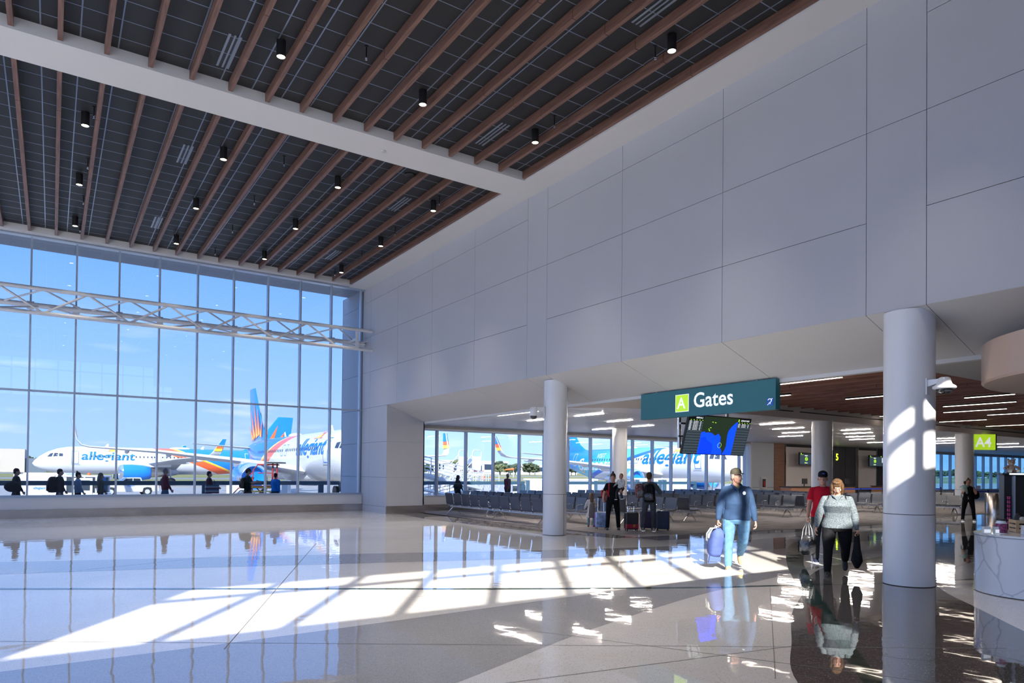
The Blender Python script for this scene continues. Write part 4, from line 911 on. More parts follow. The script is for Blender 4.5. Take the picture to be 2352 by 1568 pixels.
def airliner(label, loc, rz, kind, text_y, tz, side, tsx=1.0, tsz=2.05, grp='parked airliners'):
    t = thing('airliner', label, 'airplane', (loc[0], loc[1], ZA+3.72), rz, grp)
    n = 40; mb = MB()
    ys = sorted(set([s[0] for s in FST]+[.1, .5, 1.3, 2.4, 3.7, 26, 29, 32, 34.8]+[7+1.5*k for k in range(12)]))
    mb.loft([[(fsec(y)[0]*math.cos(2*PI*k/n), y, fsec(y)[1]+fsec(y)[0]*1.045*math.sin(2*PI*k/n)) for k in range(n)] for y in ys])
    fus = mb.build('fuselage', livery('livery_%d' % kind, kind), t, smooth=80, fixn=True)
    MB().ball((0, 15.2, -1.45), (1.95, 5.2, 1.05), 20).build('belly_fairing', M_aw, t, smooth=80)
    def wing(s):
        secs = [(1.6, 11.2, 7.6, -1.25, .85), (5.8, 14.3, 4.6, -.45, .50), (11.5, 17.5, 2.9, .25, .30), (16.4, 20.3, 1.65, .60, .15)]
        rings = []
        af = [(0,0),(.04,.35),(.15,.55),(.4,.6),(.7,.35),(1,0),(.7,-.22),(.4,-.4),(.15,-.38),(.04,-.22)]
        for x, y, c, z, th in secs: rings.append([(s*x, y+c*u, z+th*w) for u, w in af])
        for x, y, c, z, th, ca in ((16.9, 20.75, 1.45, .77, .13, .6), (17.2, 21.2, 1.25, 1.20, .11, 1.1), (17.35, 21.7, 1.05, 1.90, .10, 1.4), (17.55, 22.5, .55, 3.20, .06, 1.45)):
            rings.append([(s*(x-th*w*math.sin(ca)), y+c*u, z+th*w*math.cos(ca)) for u, w in af])
        w_ = MB().loft(rings).build('wing', M_ag, t, smooth=50, fixn=True)
        # painted winglet
        mb = MB()
        for z0, z1, mi in ((1.40, 1.80, 0), (1.80, 2.20, 1), (2.20, 3.15, 2)):
            f = lambda z: (17.22+(z-1.2)*.165, 21.25+(z-1.2)*.63, 1.2-(z-1.2)*.30)
            a, b = f(z0), f(z1)
            for o_ in (-.13, .13): mb.add([(s*(a[0]+o_), a[1]+.03, z0), (s*(a[0]+o_), a[1]+a[2]*.93, z0), (s*(b[0]+o_*.8), b[1]+b[2]*.93, z1), (s*(b[0]+o_*.8), b[1]+.03, z1)], [(0,1,2,3)], mi)
        mb.build('winglet_paint', [M_ay, M_ao, M_ab], w_)
        for x, y in ((7.2, 18.6), (10.6, 19.8), (13.6, 21.3)): MB().ball((s*x, y, -.85+.085*x), (.16, 1.35, .22), 12).build('flap_fairing', M_ag, w_, smooth=80)
        e = MB().lathe([(.72, 1.0)], n=3) and MB()
        prof = [(.88, 10.55), (1.06, 10.62), (1.18, 11.1), (1.22, 12.2), (1.15, 13.6), (.95, 14.6), (.78, 14.75)]
        def ring(r, y, n=30): return [(s*5.75+r*math.cos(2*PI*k/n), y, -1.78+r*math.sin(2*PI*k/n)) for k in range(n)]
        g = MB().loft([ring(r, y) for r, y in prof[2:]], 0).build('engine', M_ab, t, smooth=60, fixn=True)
        MB().loft([ring(.86, 11.4), ring(.86, 10.7), ring(.93, 10.56), ring(1.06, 10.62), ring(1.185, 11.1)], 0, False).build('inlet_lip', M_chrome, g, smooth=60, fixn=True)
        MB().loft([ring(.85, 11.3), ring(.2, 11.2), ring(.02, 10.95)], 0).build('fan', M_blk, g, smooth=30, fixn=True)
        MB().loft([ring(.72, 14.6), ring(.5, 15.9), ring(.3, 16.4)], 0).build('exhaust', M_steel, g, smooth=60, fixn=True)
        MB().loft([[(s*5.75-.14, 11.6, -.7), (s*5.75+.14, 11.6, -.7), (s*5.75+.14, 11.6, -.6), (s*5.75-.14, 11.6, -.6)], [(s*5.75-.16, 14, -.95), (s*5.75+.16, 14, -.95), (s*5.75+.16, 14.4, -.40), (s*5.75-.16, 14.4, -.40)], [(s*5.75-.1, 17.5, -.9), (s*5.75+.1, 17.5, -.9), (s*5.75+.1, 17.5, -.5), (s*5.75-.1, 17.5, -.5)]]).build('pylon', M_aw, g, fixn=True)
    wing(-1); wing(1)
    for s in (-1, 1):
        af = [(0,0),(.1,.5),(.4,.6),(1,0),(.4,-.5),(.1,-.4)]
        MB().loft([[(s*.4, 32.0+4.2*u, 1.15+.2*w) for u, w in af], [(s*3.2, 33.8+2.9*u, 1.38+.14*w) for u, w in af], [(s*6.2, 35.8+1.7*u, 1.65+.07*w) for u, w in af]]).build('tailplane', M_ag, t, smooth=50, fixn=True)
    af = [(0,0),(.05,.5),(.3,1),(.6,.8),(1,0),(.6,-.8),(.3,-1),(.05,-.5)]
    secs = [(26.5, 9.8, 1.75, .10), (29.2, 7.1, 2.1, .18), (30.5, 5.9, 2.8, .18), (32.9, 4.3, 5.4, .14), (34.9, 2.6, 8.0, .08)]
    fin = MB().loft([[(th*w, y+c*u, z) for u, w in af] for y, c, z, th in secs]).build('tail_fin', M_ab if kind == 0 else M_ab, t, smooth=50, fixn=True)
    if kind == 0:
        mb = MB()
        for o_ in (-.2, .2):
            for i, (ya, za, yb, zb, w_) in enumerate(((31.6,2.4,31.2,4.4,.5),(32.3,2.6,33.2,5.6,.6),(33.2,2.4,34.9,6.6,.6),(34.2,2.3,36.2,5.6,.55),(35.0,2.2,36.6,3.9,.45))):
                d = Vector((yb-ya, zb-za)).normalized(); n_ = Vector((-d.y, d.x)); mb.add([(o_, ya-n_.x*w_, za-n_.y*w_), (o_, ya+n_.x*w_, za+n_.y*w_), (o_*.8, yb, zb)], [(0,1,2)], 0)
                mb.add([(o_*1.05, ya-n_.x*w_*.5, za-n_.y*w_*.5), (o_*1.05, ya+n_.x*w_*.5, za+n_.y*w_*.5), (o_, (ya+yb)/2, (za+zb)/2)], [(0,1,2)], 1)
        mb.build('sun_rays', [M_ao, M_ay], fin)
    # cabin windows on the side seen, doors, cockpit
    for s in (side,):
        wm = MB(); 
        vs = [surf(10+.095*math.cos(2*PI*k/12), .60+.15*math.sin(2*PI*k/12), s, .03) for k in range(12)]; wm.add([(v[0], v[1]-10, v[2]) for v in vs], [tuple(range(12)) if s > 0 else tuple(range(11, -1, -1))])
        w0 = None; y = 7.3
        while y < 25.5:
            if not (15.3 < y < 17.2):
                if w0 is None: w0 = wm.build('cabin_window', M_win, t); w0.location.y = y
                else: c_ = w0.copy(); C.objects.link(c_); c_.location.y = y
            y += .53
        def frame(y0, y1, z0, z1, m, wd_=.05, nm='door_outline'):
            mb = MB(); zz = [z0+(z1-z0)*k/6 for k in range(7)]
            for a, b in zip(zz[:-1], zz[1:]):
                for q0, q1 in ((y0, y0+wd_), (y1-wd_, y1)): mb.add([surf(q0, a, s, .02), surf(q1, a, s, .02), surf(q1, b, s, .02), surf(q0, b, s, .02)], [(0,1,2,3)])
            for a, b in ((z0, z0+wd_), (z1-wd_, z1)): mb.add([surf(y0, a, s, .02), surf(y1, a, s, .02), surf(y1, b, s, .02), surf(y0, b, s, .02)], [(0,1,2,3)])
            mb.build(nm, m, t)
        frame(4.75, 5.65, -.55, 1.35, M_txt); frame(29.2, 30.0, -.2, 1.5, M_aw)
        frame(15.35, 15.95, .1, 1.1, M_txt, .04, 'exit_outline'); frame(16.5, 17.1, .1, 1.1, M_txt, .04, 'exit_outline')
        for yy in (15.65, 16.8): c_ = w0.copy(); C.objects.link(c_); c_.location.y = yy
        mb = MB(); mb.add([surf(4.6, -.68, s, .06), surf(5.8, -.68, s, .06), surf(5.8, -.58, s, .06), surf(4.6, -.58, s, .06)], [(0,1,2,3)]); mb.build('door_sill', M_ag, t)
    mb = MB()
    for s in (-1, 1):
        for q in (((1.75,.42),(2.35,.46),(2.55,1.0),(2.2,.93)), ((2.5,.47),(3.05,.50),(3.12,.98),(2.68,1.0)), ((3.2,.50),(3.7,.52),(3.72,.92),(3.25,.98))):
            mb.add([surf(y, z, s, .03) for y, z in q], [(0,1,2,3)])
    for s in (-1, 1): mb.add([(s*.04, 1.52, .62), surf(1.72, .48, s, .03), surf(2.15, .92, s, .03), (s*.04, 2.0, 1.03)], [(0,1,2,3)])
    mb.build('cockpit_windows', M_win, t)
    # lettering on the side seen
    def letters(s_, size, y0, z0, m, shear=.12, bold=.020, nm='lettering', sx=1.0):
        vs, fs = text_mesh(s_, 1.75, bold, shear); vs = [(v[0]*size/1.75, v[1]*size/1.75, v[2]) for v in vs]
        bm = bmesh.new(); bv = [bm.verts.new(v) for v in vs]
        for f in fs:
            try: bm.faces.new([bv[i] for i in f])
            except ValueError: pass
        for k in range(-6, 22):
            bmesh.ops.bisect_plane(bm, geom=bm.verts[:]+bm.edges[:]+bm.faces[:], plane_co=(0, k*.11, 0), plane_no=(0, 1, 0))
        bm.verts.index_update(); q = MB()
        V = [surf(y0+(v.co.x*sx if side > 0 else -v.co.x*sx), z0+v.co.y, side, .022) for v in bm.verts]
        q.add(V, [tuple(v.index for v in f.verts) for f in bm.faces]); bm.free()
        return q.build(nm, m, t)
    letters('allegiant', tsz, text_y, tz, M_txt, sx=tsx)
    mb = MB(); uy = text_y+side*4.0*tsx*tsz/2.05
    for k in range(13):
        a = PI*(k-.0)/12; rr_ = 1.15 if k % 2 == 0 else .85
        pts = [(.42*math.cos(a-.13), .42*math.sin(a-.13)), (.42*math.cos(a+.13), .42*math.sin(a+.13)), (rr_*math.cos(a), rr_*math.sin(a))]
        mb.add([surf(uy+side*u, tz+1.30+v*.85, side, .03) for u, v in pts], [(0,1,2)], 0)
    mb.add([surf(uy+side*.46*math.cos(PI*k/8), tz+1.30+.42*math.sin(PI*k/8)*.85, side, .032) for k in range(9)], [tuple(range(9))], 1)
    mb.build('sun_emblem', [M_ao, M_ay], t)
    if kind == 1:
        letters('VISIT', .85, text_y+9.5, .85, M_aw, 0, .0, 'small_lettering'); letters('Sarasota', 2.3, text_y+13.6, -.75, M_aw, .3, .0, 'script_lettering', .95)
        mb = MB(); mb.add([surf(27.5+.8*math.cos(k*PI/6), -.2+1.0*math.sin(k*PI/6), side, .03) for k in range(12)], [tuple(range(12))]); mb.build('shell_drawing', mat('sand_yellow', (.62,.48,.20), .4), t)
    # gear
    def wheels(x, y, r, w_):
        mb = MB()
        for q in (-1, 1): mb.cyl((x+q*w_-.14, y, -3.72+r), (x+q*w_+.14, y, -3.72+r), r, n=20)
        return mb
    g = wheels(0, 5.1, .38, .25).build('nose_gear', M_blk, t, smooth=40); MB().cyl((0, 5.1, -3.34), (0, 4.9, -1.7), .08, n=10).build('strut', M_ag, g)
    for s in (-1, 1): g = wheels(s*3.8, 17.8, .58, .45).build('main_gear', M_blk, t, smooth=40); MB().cyl((s*3.8, 17.8, -3.1), (s*3.5, 17.6, -1.2), .14, n=10).build('strut', M_ag, g)
    mb = MB()
    for y in (9.0, 22.5): mb.loft([[(-.03, y, fsec(y)[0]*1.02), (.03, y, fsec(y)[0]*1.02), (.03, y+.5, fsec(y)[0]*1.02), (-.03, y+.5, fsec(y)[0]*1.02)], [(-.02, y+.35, 2.55), (.02, y+.35, 2.55), (.02, y+.6, 2.55), (-.02, y+.6, 2.55)]])
    mb.build('antenna', M_aw, t, fixn=True)
    MB().ball((0, 19.5, 2.05), (.5, 1.6, .28), 14).build('satcom_dome', M_aw, t, smooth=80)
    return t
airliner('white airliner with blue tail parked sideways far out, nose at the left', (-2.3, 122.0), R(-90), 0, 5.95, .08, 1, 1.22, 1.75)
airliner('white and blue airliner parked nose in just outside the tall window', (18.9, 45.2), 0, 0, 12.5, .12, -1, 1.12, 1.9)
airliner('teal and white airliner seen through the gate windows, text reading Visit Sarasota', (59.1, 45.0), R(-5.5), 1, 14.6, .05, -1, 1.22, 2.4)

# ---------------- ground vehicles ----------------
M_vw = mat('vehicle_white', (.55,.56,.58), .3, coat=.3); M_tire = mat('tire_rubber', (.015,.015,.016), .85); M_vg = mat('vehicle_glass', (.02,.03,.04), .05, coat=1)
M_red = mat('loader_red', (.30,.03,.03), .45); M_gal = mat('galvanised_white', (.50,.52,.56), .4, metal=.2)
def wheel(t, x, y, r, w_, axis='Y', nm='wheel'):
    mb = MB(); a = (0, w_/2, 0) if axis == 'Y' else (w_/2, 0, 0); c = Vector((x, y, r)); a = Vector(a)
    mb.cyl(c-a, c+a, r, n=22); o = mb.build(nm, M_tire, t, smooth=40); MB().cyl(c-a*1.04, c+a*1.04, r*.58, n=16).build('rim', M_gal, o, smooth=40)
# pickup truck, nose to the left (-X)
t = thing('pickup_truck', 'white double cab pickup truck on the apron beneath the left airliner', 'truck', (6.15, 75.2, ZA), R(4))
prof = [(-2.5,.35),(-2.52,.75),(-2.42,.98),(-1.35,1.12),(-.95,1.14),(-.35,1.70),(.95,1.72),(1.15,1.12),(2.5,1.10),(2.52,.40),(1.95,.36),(1.85,.72),(1.5,.80),(1.18,.70),(1.1,.34),(-1.1,.34),(-1.2,.72),(-1.55,.82),(-1.9,.72),(-2.0,.35)]
mb = MB(); mb.extr(prof, 'Y', -.92, .92); mb.build('body', M_vw, t, bevel=.05, fixn=True)
mb = MB(); mb.extr([(-.78,1.16),(-.30,1.62),(.22,1.64),(.22,1.16)], 'Y', -.935, .935); mb.extr([(.30,1.16),(.30,1.64),(.86,1.62),(.98,1.16)], 'Y', -.935, .935); mb.build('side_windows', M_vg, t, fixn=True)
mb = MB(); mb.add([(-.97,-.8,1.18),(-.97,.8,1.18),(-.42,.72,1.66),(-.42,-.72,1.66)], [(0,1,2,3)]); mb.build('windshield', M_vg, t)
for x in (-1.55, 1.5):
    for y in (-.82, .82): wheel(t, x, y, .38, .26)
MB().box(-2.56, -2.45, -.85, -.55, .74, .90).build('headlight', M_clear, t); MB().box(2.48, 2.54, -.9, -.75, .75, 1.0).build('tail_light', M_red, t)
mb = MB(); text_on(mb, 'allegiant', .2, Matrix.Translation((-.25, -.93, .88)) @ Matrix(((1,0,0,0),(0,0,-1,0),(0,1,0,0),(0,0,0,1))), bold=.01); mb.build('lettering', M_txt, t)
# white box trailer and baggage tractor cab just past the rail
t = thing('ground_power_unit', 'white boxy ground power trailer just past the rail, left', 'trailer', (-.1, 54.4, ZA), R(-33))
MB().box(-1.7, 1.7, -.9, .9, .45, 2.15).build('body', M_vw, t, bevel=.04); MB().box(-1.65, 1.65, -.88, .88, .3, .45).build('chassis', M_blk, t); MB().box(.5, 1.0, -.915, -.9, 1.75, 1.95).build('vent', M_ag, t)
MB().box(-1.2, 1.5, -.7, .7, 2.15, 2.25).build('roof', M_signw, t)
for x in (-1.1, 1.1):
    for y in (-.8, .8): wheel(t, x, y, .3, .2)
mb = MB(); text_on(mb, 'allegiant', .24, Matrix.Translation((-.4, -.915, 1.2)) @ Matrix(((1,0,0,0),(0,0,-1,0),(0,1,0,0),(0,0,0,1))), bold=.01); mb.build('lettering', M_txt, t)
t = thing('baggage_tractor', 'white enclosed cab tractor with orange beacon behind the two women', 'vehicle', (1.9, 52.9, ZA), R(-33))
MB().box(-1.25, 1.25, -.75, .75, .35, 1.0).build('body', M_vw, t, bevel=.05)
mb = MB()
for x in (-1.15, .35, 1.1):
    for y in (-.7, .7): mb.box(x-.05, x+.05, y-.05, y+.05, 1.0, 2.0)
mb.build('cab_posts', M_vw, t); MB().box(-1.22, 1.2, -.78, .78, 2.0, 2.12).build('roof', M_vw, t, bevel=.03); MB().box(-1.1, 1.05, -.72, .72, 1.0, 2.0).build('windows', M_vg, t)
MB().box(-.3, .9, -.80, -.74, .4, 1.95).build('door', M_vw, t, bevel=.02); MB().box(-.18, .75, -.815, -.80, 1.15, 1.8).build('door_window', M_vg, t); MB().cyl((.2, 0, 2.12), (.2, 0, 2.27), .09, n=12).build('beacon', M_ao, t)
for x in (-.85, .85):
    for y in (-.7, .7): wheel(t, x, y, .33, .22)
MB().box(1.1, 1.3, -.95, -.8, 1.3, 1.7).build('mirror', M_blk, t); MB().box(-1.34, -1.25, -.78, -.2, .45, 1.9).build('blue_edge', M_txt, t)
# belt loader, dark red frames, yellow rails
t = thing('cargo_loader', 'dark red framed cargo loader with raised platform and yellow rails', 'loader', (10.3, 43.6, ZA), R(-28))
MB().box(-1.5, 1.6, -.7, .9, .35, 1.0).build('chassis', mat('loader_grey', (.30,.32,.36), .5), t); MB().box(-1.5, -.2, -.5, .7, 1.0, 1.8).build('engine_cover', M_vw, t, bevel=.03)
def fr(nm, pts, r=.035, m=M_red): MB().tube(pts, r, 6).build(nm, m, t)
fr('frame_bar', [(-1.6,-.75,.3),(-1.4,-.75,.75),(-.7,-.75,1.5),(0,-.75,1.5)]); fr('frame_bar', [(-1.6,-.75,.3),(.1,-.75,.3)]); fr('frame_bar', [(0,-.6,1.0),(.1,-.6,2.6),(.35,-.6,2.9),(1.35,-.6,2.9)])
fr('frame_bar', [(-.4,-.6,1.9),(.1,-.6,2.5)]); fr('frame_bar', [(.3,-.62,.3),(1.4,-.62,1.5)]); fr('frame_bar', [(1.4,-.62,.3),(.3,-.62,1.5)]); fr('frame_bar', [(.4,-.7,2.4),(1.2,-.7,2.4),(1.25,-.7,1.4)])
for x in (1.15, 1.4): fr('mast', [(x,-.3,1.0),(x,-.3,3.0)], .055)
MB().box(.3, 1.4, -.6, .3, 2.86, 2.96).build('platform', M_red, t); MB().box(.75, 1.75, -.75, .45, 2.98, 3.07).build('canopy', M_blk, t); MB().box(-.1, 1.4, -.74, -.55, 1.48, 1.66).build('deck', M_red, t)
for z in (1.30, 1.55): fr('yellow_rail', [(-.5,-.8,z),(1.2,-.8,z)], .03, M_yel)
fr('yellow_rail', [(.9,-.8,1.3),(.95,-.8,1.55)], .03, M_yel); fr('yellow_rail', [(.6,-.85,.2),(1.0,-.85,1.1)], .035, M_yel); fr('yellow_rail', [(-1.1,-.9,.15),(-.6,-.9,.5)], .04, M_yel)
MB().box(1.75, 2.1, -.6, .3, .3, 1.95).build('control_box', M_vw, t, bevel=.02)
for x in (-1.0, 1.2): wheel(t, x, -.65, .34, .25); wheel(t, x, .85, .34, .25)
# passenger boarding ramps (right of the pier)
t = thing('boarding_ramp', 'white switchback passenger boarding ramp with many handrails outside the gate windows', 'ramp', (20.5, 40.5, ZA))
def rail_run(a, b, h=1.05, n=5, posts=6, side=0):
    a, b = Vector(a), Vector(b)
    mb = MB(); d = (b-a).normalized(); w_ = Vector((-d.y, d.x, 0)).normalized()*.55
    mb.add([a-w_, a+w_, b+w_, b-w_, a-w_+Vector((0,0,-.16)), a+w_+Vector((0,0,-.16)), b+w_+Vector((0,0,-.16)), b-w_+Vector((0,0,-.16))], [(0,1,2,3),(7,6,5,4),(0,4,5,1),(1,5,6,2),(2,6,7,3),(3,7,4,0)]); mb.build('ramp_deck', M_gal, t)
    for s in (-1, 1):
        for k in range(n):
            z = Vector((0, 0, h*(k+1)/n)); MB().tube([a+w_*s+z, b+w_*s+z], .022 if k < n-1 else .032, 6).build('handrail', M_gal, t)
        for k in range(posts+1):
            p = a.lerp(b, k/posts)+w_*s; MB().tube([p, p+Vector((0,0,h))], .03, 6).build('rail_post', M_gal, t)
rail_run((-2.8, -2.0, 2.72), (3.6, -.2, 1.55), posts=7); rail_run((3.6, .6, 1.5), (-2.2, -1.0, .5), n=5, posts=7); rail_run((3.8, .2, 1.5), (5.6, 1.0, 1.5), posts=3)
for x, y, h in ((-2.4,-1.9,2.6),(-.2,-1.3,2.2),(1.6,-.8,1.8),(3.6,0,1.5),(5.4,.9,1.5)):
    MB().box(x-.06, x+.06, y-.06, y+.06, 0, h).build('support_leg', M_gal, t); MB().tube([(x, y, h*.9), (x+.8, y+.2, .1)], .03, 6).build('brace', M_gal, t)
for z in (2.0, 2.6): MB().tube([(-2.8, -2.7, z-.9), (1.8, -1.6, z-1.7)], .09, 8).build('guide_beam', M_vw, t)
# red and white air stairs further out
for nm, x, y, rz, lab in (('a', 29.3, 52.0, R(200), 'taller white air stairs with raised platform, right one'), ('b', 24.8, 53.5, R(215), 'white air stairs with raised platform, left one')):
    t = thing('air_stairs', lab+', beyond the boarding ramp', 'stairs', (x, y, ZA), rz, 'white air stairs')
    MB().box(-1.4, 1.8, -.8, .8, .4, .8).build('chassis', M_vw, t, bevel=.03); MB().box(-2.0, -.8, -.8, .8, 2.75, 2.9).build('platform', M_vw, t)
    mb = MB()
    for s in (-.78, .78): mb.box(-2.0, -.8, s-.02, s+.02, 2.9, 3.95)
    mb.build('platform_side', M_vw, t)
    for s in (-.78, .78): MB().tube([(-2.0, s, 3.9), (-2.0, s, 4.35), (-1.8, s, 4.5), (-1.0, s, 4.5), (-.8, s, 4.3), (-.8, s, 3.9)], .035, 8).build('platform_rail', M_vw, t); MB().tube([(-.8, s, 4.1), (2.6, s, 1.3)], .035, 8).build('handrail', M_vw, t); MB().tube([(-.8, s, 3.5), (2.6, s, .8)], .03, 8).build('handrail', M_vw, t); MB().tube([(-.8, s, 2.8), (2.7, s, .25)], .09, 8).build('stringer', M_vw, t)
    for k in range(11): MB().box(-.75+.31*k, -.45+.31*k, -.72, .72, 2.62-.235*k, 2.66-.235*k).build('step', M_ag, t)
    for s in (-.6, .6): MB().tube([(-1.7, s, 2.8), (.8, s, .7)], .06, 8).build('lift_brace', M_vw, t); MB().tube([(-1.0, s, .7), (.2, s, 2.2)], .06, 8).build('lift_brace', M_vw, t)
    for xx in (-1.0, 1.3): wheel(t, xx, -.75, .36, .22); wheel(t, xx, .75, .36, .22)
t = thing('baggage_cart', 'grey baggage cart with teal cover past the rail, beside the bald walker', 'cart', (24.6, 43.5, ZA), R(-30))
MB().box(-1.1, 1.1, -.6, .6, .9, 1.0).build('bed', M_ag, t); MB().box(-1.1, 1.1, -.62, -.58, 1.0, 1.45).build('side', M_ag, t); MB().ball((.1, 0, 1.5), (.5, .4, .32), 12).build('cover', mat('teal_cover', (.03,.30,.38), .6), t, smooth=80)
for xx in (-.8, .8): wheel(t, xx, -.55, .28, .18)
t = thing('jet_tug', 'low white aircraft tug beyond the rail beside the seats', 'vehicle', (28.9, 42.6, ZA), R(-30))
MB().box(-1.3, 1.3, -.8, .8, .35, 1.05).build('body', M_vw, t, bevel=.08); MB().box(-.3, .7, -.7, .7, 1.05, 1.75).build('cab', M_vw, t, bevel=.05); MB().box(-.32, .6, -.71, -.68, 1.2, 1.6).build('window', M_vg, t)
for xx in (-.9, .9): wheel(t, xx, -.75, .42, .28)
# red ramp barrier under the window
for i, (x0, x1) in enumerate(((13.6, 19.2), (24.4, 27.6), (31.5, 36))):
    o = MB().box(x0, x1, 34.1, 34.35, ZA, ZA+1.28).build('barrier', mat('barrier_maroon', (.22,.025,.04), .5), bevel=.05)
    tag(o, 'low maroon barrier outside the gate window, %s from the pier' % ordn[i], 'barrier', 'maroon barriers')
# white frames and boxes under the right airliner
for i, (x, y, w_, h) in enumerate(((29.6, 40.4, 1.1, 2.05), (32.6, 39.8, 1.2, 2.05), (37.4, 37.6, .9, 2.15), (40.4, 37.6, 1.0, 2.15))):
    t = thing('equipment_cabinet', 'white equipment cabinet on blue posts past the rail, %s from left' % ordn[i], 'cabinet', (x, y, ZA), R(-20), 'equipment cabinets past the rail')
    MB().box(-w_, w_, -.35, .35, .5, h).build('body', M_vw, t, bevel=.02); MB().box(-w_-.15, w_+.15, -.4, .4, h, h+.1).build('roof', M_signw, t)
    for s in (-1, 1): MB().box(s*w_-.12, s*w_+.12, -.42, -.32, 0, h).build('post', M_rail, t)
t = thing('cargo_conveyor', 'yellow and red belt conveyor beneath the teal airliner', 'conveyor', (35.2, 41.2, ZA), R(-25))
MB().box(-2.6, 2.6, -.35, .35, .78, .9).build('belt', M_blk, t); MB().box(-2.6, 2.6, -.42, -.35, .72, .96).build('side_rail', M_yel, t); MB().box(-2.0, 2.0, -.4, .4, .3, .6).build('chassis', M_red, t)
for xx in (-1.6, 1.6): wheel(t, xx, -.4, .28, .2)

# ---------------- far background ----------------
t = thing('hangar', 'beige and white hangar on the far left horizon', 'hangar', (-38, 420, ZA))
MB().box(-45, 27, 0, 40, 0, 11.5).build('wall', mat('beige_hangar', (.50,.44,.38), .8), t); MB().box(-45.5, -2, -.5, 40, 9.8, 12.1).build('roof_band', M_vw, t); MB().box(3, 10, -.1, 0, 0, 10).build('door', mat('dark_hangar_door', (.16,.17,.20), .8), t); MB().box(27, 36, 2, 30, 0, 7).build('annex', mat('slate_annex', (.13,.16,.20), .8), t)
t = thing('small_jet', 'distant white jet parked before the far left hangar', 'airplane', (-44, 330, ZA), R(-90))
MB().loft([[(r*math.cos(2*PI*k/16), y, 2.4+z+r*math.sin(2*PI*k/16)) for k in range(16)] for y, r, z in ((0,.05,-.3),(1.5,.8,-.1),(4,1.3,0),(20,1.3,0),(27,.3,.6))]).build('fuselage', M_aw, t, smooth=80, fixn=True)
for s in (-1, 1): MB().box(min(s*1,s*11), max(s*1,s*11), 11, 14, 1.7, 1.9).build('wing', M_aw, t)
MB().loft([[(-.1, 22, 3), (.1, 22, 3), (.1, 27, 3), (-.1, 27, 3)], [(-.1, 25.5, 7.2), (.1, 25.5, 7.2), (.1, 28, 7.2), (-.1, 28, 7.2)]]).build('tail_fin', M_aw, t, fixn=True)
for i, (x, w_, h, c) in enumerate(((250, 26, 11, (.60,.62,.66)), (330, 40, 13, (.66,.68,.72)), (420, 36, 10, (.50,.52,.56)), (60, 22, 6, (.45,.47,.5)))):
    t = thing('terminal_building', 'distant pale flat roofed building on the horizon, %s' % ('behind the column', 'right of the column', 'farther right', 'between the airliners')[i], 'building', (x, 560, ZA), 0, 'distant pale buildings')
    MB().box(-w_, w_, 0, 25, 0, h).build('wall', mat('far_wall_%d' % i, c, .8), t); MB().box(-w_*.9, w_*.9, -.3, 0, h*.35, h*.75).build('window_band', M_win, t)
t = thing('airport_office', 'distant white framed office with red awnings near the column', 'building', (232, 405, ZA))
MB().box(-9, 16, 0, 12, 0, 7.5).build('wall', M_vw, t); MB().lathe([(7, 0), (6, 2.2), (3, 3.6), (.2, 4)], (4, 3, 7.5), 20).build('dome', mat('slate_dome', (.10,.13,.18), .6), t, smooth=60)
for k in range(5): MB().box(-8+5*k, -6+5*k, -.2, 0, 3.2, 6.8).build('window', M_win, t); MB().box(-8.4+5*k, -5.4+5*k, -1.5, 0, 2.6, 3.2).build('awning', M_red, t)
M_leaf = [mat('oak_foliage', (.055,.075,.035), .9, var=.5, vscale=.5), mat('pale_foliage', (.10,.12,.055), .9, var=.5, vscale=.6), mat('dark_foliage', (.035,.055,.030), .9, var=.4, vscale=.4)]
M_bark = mat('grey_bark', (.12,.09,.07), .9)
def crown(seed, n):
    rn = random.Random(seed); mb = MB()
    for _ in range(n):
        a = rn.uniform(0, 2*PI); r = rn.uniform(0, 3.0); z = rn.uniform(2.6, 6.4)-.25*r
        s = rn.uniform(.35, .85); mb.ball((r*math.cos(a), r*math.sin(a), z), (s, s, s*.8), 6)
    return mb
protos = []
for k in range(3):
    t = thing('tree', 'x', 'tree', (0, 0, ZA)); cr_ = crown(k+3, 170).build('crown', M_leaf[k], t, smooth=80)
    MB().cyl((0,0,0), (0,0,3.4), .22, .14, n=8).build('trunk', M_bark, t); protos.append(t)
first3 = [True]*3
rn = random.Random(11)
tx = [(-45+rn.uniform(-3,3), 470)] + [(-30+9*k+rn.uniform(-3,3), 520+rn.uniform(-20, 20)) for k in range(5)] + [(110+10.5*k+rn.uniform(-2,2), 470+rn.uniform(-30,30)) for k in range(22)] + [(330+14*k+rn.uniform(-5,5), 520+rn.uniform(-30,30)) for k in range(20)] + [(880+11*k, 440+rn.uniform(-15,15)) for k in range(38)]
TL = ['round dark green oak in the tree line across the airfield', 'pale green bushy tree in the tree line across the airfield', 'very dark green tree in the tree line across the airfield']
for x, y in tx:
    k = rn.randrange(3); s = rn.uniform(1.2, 1.9)*1.05
    if first3[k]: o = protos[k]; first3[k] = False
    else: o = dup(protos[k])
    o.location = (x, y, ZA-.3); o.scale = (s*1.2, s, s); o.rotation_euler.z = rn.uniform(0, 6); o['label'] = TL[k]; o['group'] = ('dark oaks', 'pale trees', 'very dark trees')[k]+' across the airfield'
for k in range(3):
    if first3[k]: 
        for c_ in KIDS(protos[k]): bpy.data.objects.remove(c_)
        bpy.data.objects.remove(protos[k])
